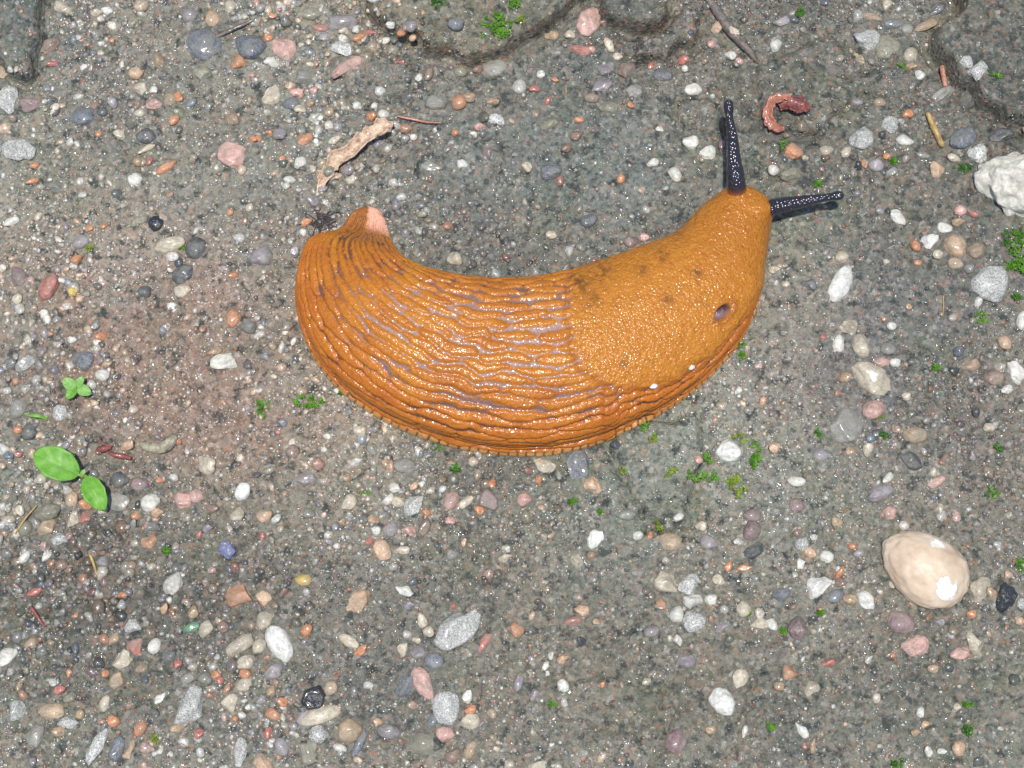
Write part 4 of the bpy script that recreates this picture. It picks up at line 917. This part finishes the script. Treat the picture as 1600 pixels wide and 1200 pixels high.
A = join_shapes(x, y, cz, dims, r.uniform(0, 6.28, n), pick_cols(n, r, x, y), 0, 601)
sand = obj('sand', mesh_np('sand', A[0], A[1], True, A[2]), grain_mat)
tag(sand, 'coarse multicoloured sand grains over the silt', 'sand', kind='stuff')

# ------------------------------------------------------------------ moss
def leaf_mat(name, rgb, rgb2, trans=0.25, rough=0.35, nscale=900):
    m, nt, b = new_mat(name)
    v = node(nt, 'ShaderNodeTexCoord').outputs['Object']
    n = noise(nt, v, nscale, 3, 0.6)
    nt.links.new(ramp(nt, n.outputs[0], [(0.32, lin(*rgb2)), (0.62, lin(*rgb))]).outputs[0], b.inputs['Base Color'])
    b.inputs['Roughness'].default_value = rough
    b.inputs['Subsurface Weight'].default_value = trans; b.inputs['Subsurface Scale'].default_value = 0.0008; b.inputs['Subsurface Radius'].default_value = (0.5, 1, 0.2)
    nt.links.new(bump(nt, n.outputs[0], 0.0001, 0.6), b.inputs['Normal'])
    return m
moss_m = [leaf_mat('moss_bright', (106, 160, 46), (50, 96, 20)), leaf_mat('moss_deep', (80, 132, 36), (38, 78, 16)), leaf_mat('moss_yellow', (142, 164, 62), (90, 114, 36))]
def moss_mesh(wpx, hpx, seed, dens=1.0):
    r = np.random.default_rng(seed); V = []; F = []
    rx, ry = wpx * PXM / 2, hpx * PXM / 2
    n = max(5, int(dens * 0.042 * wpx * hpx * 0.5))
    for _ in range(n):
        a = r.uniform(0, 6.28); q = r.random() ** 0.5
        cx, cy = rx * q * math.cos(a), ry * q * math.sin(a)
        hgt = r.uniform(0.2, 0.9) * MM * (1.15 - 0.6 * q)
        nl = r.integers(5, 9); a0 = r.uniform(0, 6.28)
        for l in range(nl):
            t = a0 + l * 2.4 + r.normal(0, 0.2); ln = r.uniform(0.45, 0.95) * MM; wd = ln * r.uniform(0.28, 0.42); el = r.uniform(0.1, 0.9)
            z0 = hgt * (0.35 + 0.65 * l / nl)
            d = np.array([math.cos(t) * math.cos(el), math.sin(t) * math.cos(el), math.sin(el)]); s = np.array([-math.sin(t), math.cos(t), 0]) * wd / 2
            b = np.array([cx, cy, z0]); k = len(V)
            V += [b - s * 0.4, b + s * 0.4, b + d * ln * 0.5 + s + (0, 0, 0.08 * MM), b + d * ln * 0.5 - s + (0, 0, 0.08 * MM), b + d * ln * 0.5 - (0, 0, 0.05 * MM), b + d * ln + (0, 0, -0.05 * MM)]
            F += [(k, k + 4, k + 3), (k, k + 1, k + 4), (k + 1, k + 2, k + 4), (k + 3, k + 4, k + 5), (k + 4, k + 2, k + 5)]
        # stem
        k = len(V); w = 0.08 * MM
        V += [np.array([cx - w, cy, -0.5 * MM]), np.array([cx + w, cy, -0.5 * MM]), np.array([cx, cy + w, hgt])]; F += [(k, k + 1, k + 2)]
    return mesh_np('moss', np.array(V), np.array(F), False)
MOSS = [(775, 42, 52, 44, 0), (685, 4, 22, 18, 1), (800, 6, 22, 20, 0), (812, 30, 14, 12, 2), (1408, 107, 18, 12, 0), (1555, 117, 16, 9, 0), (1218, 228, 20, 14, 0), (1515, 262, 40, 14, 1), (1583, 372, 34, 44, 1), (1590, 408, 42, 54, 0),
        (1530, 497, 26, 18, 0), (1585, 465, 16, 10, 1), (1278, 290, 12, 9, 0), (1248, 20, 20, 14, 1), (410, 637, 22, 30, 0), (483, 626, 44, 26, 0), (540, 619, 22, 16, 1), (688, 692, 30, 24, 0), (712, 737, 13, 24, 1),
        (568, 768, 18, 10, 0), (742, 694, 18, 10, 1), (140, 391, 20, 14, 2), (284, 386, 12, 12, 0), (1085, 742, 34, 20, 0), (1112, 745, 22, 14, 0), (1100, 718, 26, 18, 0), (1150, 760, 40, 34, 2), (1178, 710, 22, 44, 0), (1158, 684, 24, 14, 2),
        (1050, 740, 26, 18, 2), (1030, 818, 20, 18, 2), (1007, 668, 12, 12, 0), (1020, 684, 16, 14, 2), (975, 735, 12, 14, 2), (1155, 540, 16, 10, 0), (1160, 556, 10, 10, 0), (1550, 772, 18, 14, 0), (1597, 882, 20, 22, 0), (1380, 680, 16, 14, 1),
        (1278, 680, 12, 14, 1), (864, 1100, 14, 10, 0), (1512, 1101, 12, 12, 0), (1514, 1140, 24, 16, 1), (1402, 1192, 24, 16, 1), (1204, 1135, 10, 9, 0), (1283, 956, 10, 9, 0), (1557, 702, 12, 9, 1), (1378, 652, 20, 7, 2), (896, 784, 12, 10, 0), (940, 798, 10, 10, 0),
        (1460, 574, 14, 9, 0), (1395, 252, 14, 7, 0), (1170, 960, 8, 8, 0), (242, 1155, 12, 12, 2), (262, 862, 12, 10, 0), (960, 678, 34, 10, 0), (1225, 985, 10, 10, 0)]
ml = []
for i, (x, y, w, h, k) in enumerate(MOSS):
    d = sorted((math.hypot(x - p[0], y - p[1]), n_) for p, n_ in LAND if 'moss' not in n_ or 'slab' in n_)
    s = math.sqrt(w * h)
    sz = 'large clump' if s > 38 else 'tuft' if s > 19 else 'small tuft' if s > 12 else 'tiny speck'
    cl = ['bright green', 'deep green', 'yellowish green'][k]
    j = int(np.argmin(np.hypot(*(XY - (x, y)).T))); nb = PAL[BIG[j][5]][1]; dj = np.hypot(*(XY[j] - (x, y)))
    ext = f" by {'an' if nb[0] in 'aeiou' else 'a'} {nb} pebble" if dj < 60 else ''
    ml.append((f"{sz} of {cl} moss {'right beside' if d[0][0] < 50 else 'near'} {d[0][1]}", ext))
c0 = Counter(a for a, b in ml)
ml = [a if c0[a] == 1 else a + b for a, b in ml]; c1 = Counter(ml)
for i, (x, y, w, h, k) in enumerate(MOSS):
    g = on_ground(x, y)
    o = obj('moss_tuft', moss_mesh(w, h, 900 + i, 1.0 if w < 30 else 0.8), moss_m[k], None, (g[0], g[1], g[2] + 0.1 * MM))
    tag(o, ml[i], 'moss', 'moss tufts on the silt' if c1[ml[i]] == 1 else 'look-alike moss: ' + ml[i])

# ------------------------------------------------------------------ seedlings
seed_m = leaf_mat('seedling_leaf', (112, 166, 58), (88, 142, 42), 0.2, 0.5, 700)
pale_m = leaf_mat('seedling_leaf_pale', (140, 182, 100), (108, 156, 74), 0.2, 0.5, 500)
stem_m = simple_mat('seedling_stem', (132, 150, 70), 0.4, 0.2)
def leaf_mesh(base, tip, wpx, zb, zt, cup=0.12, seed=0, notch=False):
    b = at(*base, zb * MM); t = at(*tip, zt * MM); ax = t - b; L = np.linalg.norm(ax); ax /= L
    side = np.cross((0, 0, 1.0), ax); side /= np.linalg.norm(side); up = np.cross(ax, side)
    n, m = 26, 15; u = np.linspace(0, 1, n)[:, None]; v = np.linspace(-1, 1, m)[None, :]
    prof = np.sin(np.pi * np.clip(u, 0, 1) ** 0.85) ** 0.62 * (0.85 + 0.2 * u); prof[0] = 0.07; prof[-1] = 0.05
    hw = wpx * PXM / 2 * prof * (1 + 0.03 * np.sin(u * 23 + seed))
    z = cup * wpx * PXM * (v ** 2) * prof + 0.10 * L * np.sin(np.pi * u) - 0.02 * wpx * PXM * np.exp(-(v / 0.12) ** 2)
    z = z + 0.012 * wpx * PXM * np.sin(u * 20 - np.abs(v) * 5)
    P = b + (u * L)[..., None] * ax + (hw * v)[..., None] * side + z[..., None] * up
    return P.reshape(-1, 3), grid_faces(n, m)
def thin(o, t):
    s = o.modifiers.new('thickness', 'SOLIDIFY'); s.thickness = t; s.offset = -1
def midrib(base, tip, wpx, zb, zt, root, mat):
    b = at(*base, zb * MM); t = at(*tip, zt * MM); L = np.linalg.norm(t - b); u = np.linspace(0.02, 0.93, 8)
    P = b + u[:, None] * (t - b); P[:, 2] += 0.10 * L * np.sin(np.pi * u) - 0.02 * wpx * PXM + 0.012 * wpx * PXM * np.sin(u * 20) + 0.00006
    sub('midrib', *tube(P, np.linspace(0.00016, 0.00006, 8), 6, 24), mat, root)
def root_empty(name, px, py, label, cat, group=None):
    g = on_ground(px, py)
    e = bpy.data.objects.new(name, None); col.objects.link(e); e.location = g; e.empty_display_size = 0.003
    tag(e, label, cat, group); return e
def sub(name, V, F, mat, root, smooth=True):
    return obj(name, mesh_np(name, V - np.array(root.location), F, smooth), mat, root)
sd = root_empty('seedling', 128, 745, 'two-leaved green seedling with a rounded leaf and a pointed leaf', 'seedling', 'seedlings sprouting from the gravel')
thin(sub('leaf', *leaf_mesh((124, 742), (53, 708), 54, 3.2, 4.2, 0.10, 1), seed_m, sd), 0.00025)
thin(sub('leaf', *leaf_mesh((134, 744), (164, 798), 38, 3.2, 3.0, 0.16, 2), seed_m, sd), 0.00025)
midrib((124, 742), (53, 708), 54, 3.2, 4.2, sd, pale_m); midrib((134, 744), (164, 798), 38, 3.2, 3.0, sd, pale_m)
thin(sub('bud_leaf', *leaf_mesh((127, 743), (134, 733), 8, 3.2, 3.8, 0.2, 3), pale_m, sd), 0.0002)
sub('stem', *tube([at(128, 746, -1 * MM), at(129, 746, 1.2 * MM), at(128, 743, 3.2 * MM)], [0.0004, 0.00036, 0.0004], 10, 12), stem_m, sd)
for b_, t_ in (((124, 742), (112, 739)), ((134, 744), (139, 753))):
    sub('leaf_stalk', *tube([at(128, 743, 3.0 * MM), at(*b_, 3.2 * MM), at(*t_, 3.5 * MM)], [0.0003, 0.0003, 0.0002], 8, 8), stem_m, sd)
s2 = root_empty('seedling', 119, 612, 'smaller pale green seedling with three stubby leaves beside white grit', 'seedling', 'seedlings sprouting from the gravel')
thin(sub('leaf', *leaf_mesh((119, 608), (98, 592), 20, 2.0, 2.8, 0.1, 4), pale_m, s2), 0.00025)
thin(sub('leaf', *leaf_mesh((120, 606), (104, 624), 17, 2.0, 2.3, 0.15, 5), seed_m, s2), 0.00025)
thin(sub('leaf', *leaf_mesh((121, 606), (143, 616), 20, 2.0, 2.6, 0.1, 6), pale_m, s2), 0.00025)
thin(sub('leaf', *leaf_mesh((120, 605), (131, 589), 15, 2.0, 3.0, 0.1, 7), pale_m, s2), 0.00025)
sub('stem', *tube([at(119, 612, -1 * MM), at(120, 610, 1 * MM), at(120, 607, 2.1 * MM)], [0.0003] * 3, 8, 10), stem_m, s2)
gb = on_ground(36, 648); blade = [(36, 648), (48, 649), (62, 650), (75, 655)]
Vb, Fb = [], None
P = catmull(np.array([at(x, y, (Hs(*at(x, y)[:2]) / MM + z) * MM) for (x, y), z in zip(blade, (0.5, 1.2, 1.2, 0.1))]), 20)
wv = np.interp(np.linspace(0, 1, 20), [0, 0.5, 1], [0.5, 5, 4]) * PXM / 2
Vb = np.stack([P + np.array([0, 1, 0.3]) * wv[:, None], P - np.array([0, 0, 0.2]) * wv[:, None], P + np.array([0, -1, 0.3]) * wv[:, None]], 1).reshape(-1, 3)
o = obj('grass_blade', mesh_np('grass_blade', Vb - gb, grid_faces(20, 3)), seed_m, None, gb); thin(o, 0.0002)
tag(o, 'thin green grass blade lying between two grey pebbles', 'grass')

# ------------------------------------------------------------------ litter: leaves, twigs, straws, roots
def litter_mat(name, rgb, rgb2, rough=0.5, coat=0.2, ns=700):
    m, nt, b = new_mat(name)
    v = node(nt, 'ShaderNodeTexCoord').outputs['Object']
    n = noise(nt, v, ns, 5, 0.7); n2 = noise(nt, v, 2500, 3, 0.6)
    c = ramp(nt, n.outputs[0], [(0.32, lin(*rgb2)), (0.55, lin(*rgb)), (0.75, tuple(min(q * 1.25, .85) for q in lin(*rgb)))]).outputs[0]
    f = ramp(nt, n2.outputs[0], [(0.35, g3(0.7)), (0.6, g3(1.05))]).outputs[0]
    nt.links.new(mixc(nt, 0.8, c, f, 'MULTIPLY'), b.inputs['Base Color'])
    b.inputs['Roughness'].default_value = rough; b.inputs['Coat Weight'].default_value = coat; b.inputs['Coat Roughness'].default_value = 0.15
    nb = bump(nt, n.outputs[0], 0.0005, 0.7); nt.links.new(bump(nt, n2.outputs[0], 0.0001, 0.7, nb), b.inputs['Normal'])
    return m
dead_m = litter_mat('dead_leaf', (214, 188, 160), (158, 122, 102))
redleaf_m = litter_mat('red_leaf', (178, 114, 90), (122, 70, 58), 0.45, 0.3)
maroon_m = litter_mat('maroon_twig', (138, 76, 68), (84, 42, 42), 0.4, 0.4)
straw_m = litter_mat('straw', (186, 156, 96), (128, 98, 56), 0.4, 0.3)
twig_m = litter_mat('grey_twig', (128, 118, 110), (66, 58, 54), 0.5, 0.3, 900)
root_m = litter_mat('dark_root', (84, 74, 74), (46, 40, 44), 0.55, 0.1)
pinkroot_m = litter_mat('pale_root', (196, 140, 116), (140, 86, 70), 0.4, 0.3)
husk_m = litter_mat('husk', (176, 168, 144), (120, 112, 92), 0.5, 0.2)
def ribbon(path, widths, zs, cupdeg, roll=None, n=60, m=17, seed=0, wrinkle=0.12, ragged=0.2):
    W = np.array([at(x, y, z * MM) for (x, y), z in zip(path, zs)])
    P = catmull(W, n); w = catmull(np.array(widths, float)[:, None], n)[:, 0] * PXM
    cd = np.radians(np.interp(np.linspace(0, 1, n), np.linspace(0, 1, len(cupdeg)), cupdeg))
    rl = np.radians(np.interp(np.linspace(0, 1, n), np.linspace(0, 1, len(roll)), roll)) if roll else np.zeros(n)
    T = np.gradient(P, axis=0); T /= np.linalg.norm(T, axis=1, keepdims=True)
    A = np.cross(T, (0, 0, 1.0)); A /= np.linalg.norm(A, axis=1, keepdims=True); U = np.cross(A, T)
    A2 = A * np.cos(rl)[:, None] + U * np.sin(rl)[:, None]; U2 = -A * np.sin(rl)[:, None] + U * np.cos(rl)[:, None]
    v = np.linspace(-1, 1, m)[None, :]
    i = np.arange(n)[:, None]
    rag = 1 + ragged * vnoise(i * 0.45 + 0 * v, np.sign(v) * 3 + 0 * i, seed) * np.abs(v) ** 2
    ph = v * cd[:, None] / 2 * rag
    rad = (w / 2 / np.maximum(np.sin(np.minimum(cd / 2, 1.5)), 0.2))[:, None]
    X = rad * np.sin(ph); Z = rad * (1 - np.cos(ph))
    wr = wrinkle * w[:, None] * (fbm(i * 0.22 + 0 * v, v * 1.8 + 0 * i, 1.0, 3, seed + 3))
    V = P[:, None] + X[..., None] * A2[:, None] + (Z + wr)[..., None] * U2[:, None]
    return V.reshape(-1, 3), grid_faces(n, m)
g0 = on_ground(550, 250)[2] / MM
e = on_ground(545, 245)
V, F = ribbon([(497, 305), (503, 285), (514, 266), (530, 250), (548, 236), (568, 220), (588, 208), (604, 198), (612, 202)], [5, 14, 19, 22, 18, 21, 24, 21, 6], [g0 + q for q in (0.3, 0.6, 0.9, 1.2, 1.6, 2.0, 2.4, 2.4, 1.6)],
              [70, 110, 150, 150, 160, 170, 150, 130, 80], [0, 10, -15, 20, -10, 15, 30, 10, 0], 90, 19, 5, 0.13, 0.35)
dl = obj('dead_leaf', mesh_np('dead_leaf', V - e, F), dead_m, None, e); thin(dl, 0.0003)
tag(dl, 'curled crinkled tan dead leaf lying near the slug\'s tail', 'dead leaf')
e = on_ground(1228, 175); zr = e[2] / MM
rl = root_empty('leaf_scrap', 1228, 178, 'small red-brown leaf scrap curled like a hook, holding a cream pebble', 'dead leaf')
V, F = ribbon([(1226, 201), (1212, 199), (1202, 188), (1200, 172), (1208, 157), (1222, 151), (1236, 151)], [6, 12, 17, 13, 16, 12, 7], [zr + q for q in (0.6, 0.9, 1.3, 1.6, 1.9, 2.0, 1.8)], [40, 60, 60, 80, 60, 60, 40], [0, 20, 25, 25, 20, 10, 0], 60, 13, 8, 0.09, 0.35)
c = sub('curl', V, F, redleaf_m, rl); thin(c, 0.00035)
V, F = ribbon([(1218, 168), (1232, 162), (1246, 163), (1258, 167), (1266, 168)], [8, 16, 25, 20, 6], [zr + q for q in (1.0, 1.7, 1.8, 1.5, 0.9)], [80, 100, 90, 80, 60], [0, 10, -10, 0, 0], 40, 11, 9, 0.10, 0.4)
c = sub('flap', V, F, maroon_m, rl); thin(c, 0.00035)
def stick(name, pts, rad_px, zoff, mat, label, cat, seed=0, rough=0.12, n=12, m=40, group=None):
    W = []
    for (x, y), zo in zip(pts, zoff):
        g = on_ground(x, y); W.append(at(x, y, g[2] + zo * MM))
    W = np.array(W); e = W[0]
    V, F = tube(W - e, np.array(rad_px) * PXM, n, m, seed, rough)
    o = obj(name, mesh_np(name, V, F), mat, None, e)
    return tag(o, label, cat, group)
stick('twig', [(1100, -14), (1112, 5), (1128, 28), (1146, 52), (1164, 72), (1184, 97)], [7, 7, 8, 8, 7, 3], [0.6, .9, 1.0, 1.1, .9, .3], twig_m, 'flattened grey twig slanting beside the mud slab, with a pale fleck on it', 'twig', 3, 0.2)
stick('straw', [(1449, 176), (1456, 192), (1464, 210), (1473, 229)], [3, 5, 5, 4], [0.8, .8, .7, .5], straw_m, 'short tan straw lying beside the blue-grey oval stone', 'straw', 4)
stick('straw', [(1472, 104), (1474, 118), (1477, 134)], [4, 4, 4], [1.4, 1.5, 1.4], pinkroot_m, 'short pinkish straw stub resting on a grey angular pebble', 'straw', 5)
stick('straw', [(24, 834), (38, 812), (57, 790)], [1.2, 1.6, 1.2], [0.8, 1.4, 1.0], straw_m, 'hair-thin yellow straw crossing tan pebbles near the seedling', 'straw', 6)
stick('straw', [(140, 866), (146, 880), (151, 898)], [2, 2.4, 1.5], [0.7, .8, .6], straw_m, 'thin bent straw standing in gravel by a lilac-grey pebble', 'straw', 7)
stick('twig', [(152, 702), (162, 701), (173, 699)], [4, 5.5, 3.5], [0.7, .8, .6], maroon_m, 'stubby maroon twig bit, the shorter of a pair', 'twig', 8, group='maroon twig bits')
stick('twig', [(170, 707), (180, 711), (192, 713), (204, 716)], [3, 4, 4.5, 3], [0.8, .9, .8, .6], maroon_m, 'longer maroon twig bit over an orange grain', 'twig', 9, group='maroon twig bits')
stick('twig', [(155, 682), (158, 690), (165, 695), (176, 697)], [1.0, 1.3, 1.4, 1.0], [0.6, 1.0, 1.0, .6], maroon_m, 'thread-thin brown twig hooked beside the maroon twig bits', 'twig', 10)
stick('twig', [(48, 948), (56, 960), (64, 972), (71, 978)], [2.5, 3, 3, 2], [0.5, .6, .6, .4], maroon_m, 'thin red-brown twig pressed into the silt near a red slender pebble', 'twig', 12)
stick('root_thread', [(620, 181), (632, 184), (648, 187), (668, 191), (690, 192)], [1.2, 1.6, 1.8, 1.6, 0.9], [0.8, 1.2, 1.4, 1.2, .6], pinkroot_m, 'thin pinkish root thread beyond the tip of the curled dead leaf', 'root', 13)
stick('dry_husk', [(220, 693), (232, 699), (248, 700), (262, 694), (274, 682)], [4, 7, 8.5, 9, 6], [0.5, .7, .8, .8, .6], husk_m, 'pale curved dry husk bent around the silt beside an orange grain', 'husk', 14, 0.25)
stick('straw', [(1474, 462), (1474, 478), (1473, 494)], [1.0, 1.2, .9], [0.3, .4, .3], straw_m, 'hair-thin pale straw on bare mud beside the round speckled stone', 'straw', 15)
stick('twig', [(330, 60), (350, 52), (372, 42), (398, 30)], [2, 3, 3, 2], [0.5, .8, .8, .4], twig_m, 'thin dark twig behind the round blue-grey stone', 'twig', 16)
V, F = pebble_mesh(22 * PXM, 13 * PXM, 8 * PXM, R(-35), 3, 77, False, 0.3); g = on_ground(1147, 48); p = at(1147, 48, g[2] + 2.0 * MM)
tag(obj('lichen_fleck', mesh_np('lichen_fleck', V, F), MAT['C'], None, p), 'cream lumpy lichen fleck stuck on the slanting grey twig', 'lichen')
# tangle of dark roots by the tail
r = np.random.default_rng(5); VV = []; FF = []; off = 0; e = on_ground(503, 345)
for k in range(34):
    a = r.uniform(0, 6.28); L = r.uniform(8, 24); b = r.normal(0, 9, 2); bend = r.normal(0, 7, 2)
    p0 = (503 + b[0], 346 + b[1] * 0.8); p1 = (p0[0] + math.cos(a) * L / 2 + bend[0], p0[1] + math.sin(a) * L / 2 * 0.7 + bend[1]); p2 = (p0[0] + math.cos(a) * L, p0[1] + math.sin(a) * L * 0.7)
    W = [at(*p0, e[2] + 0.3 * MM), at(*p1, e[2] + r.uniform(0.3, 0.9) * MM), at(*p2, e[2] + r.uniform(0.0, 0.6) * MM)]
    V, F = tube(np.array(W) - e, np.array([0.9, 0.8, 0.4]) * PXM, 5, 9, k, 0, False)
    VV.append(V); FF.append(F[0] + off); off += len(V)
tag(obj('root_tangle', mesh_np('root_tangle', np.vstack(VV), np.vstack(FF)), root_m, None, e), 'tangle of fine dark roots behind the slug\'s tail', 'roots')
# grains stuck on the slug
for (x, y, s, lab) in [(1078, 571, 9, 'white sand grain stuck to the slug below its mantle'), (1020, 602, 11, 'larger white sand grain on the edge of the slug\'s mantle')]:
    d = np.hypot(SPX - x, SPY - y); d = np.where(SP[..., 2] > 2 * MM, d, 1e9); ij = np.unravel_index(np.argmin(d), d.shape); p = SP[ij]
    V, F = pebble_mesh(s * 1.3 * PXM, s * PXM, s * 0.7 * PXM, 0.4, 1, int(x), True)
    tag(obj('sand_grain', mesh_np('sand_grain', V, F), MAT['A'], None, p), lab, 'sand grain', 'grains stuck on the slug')
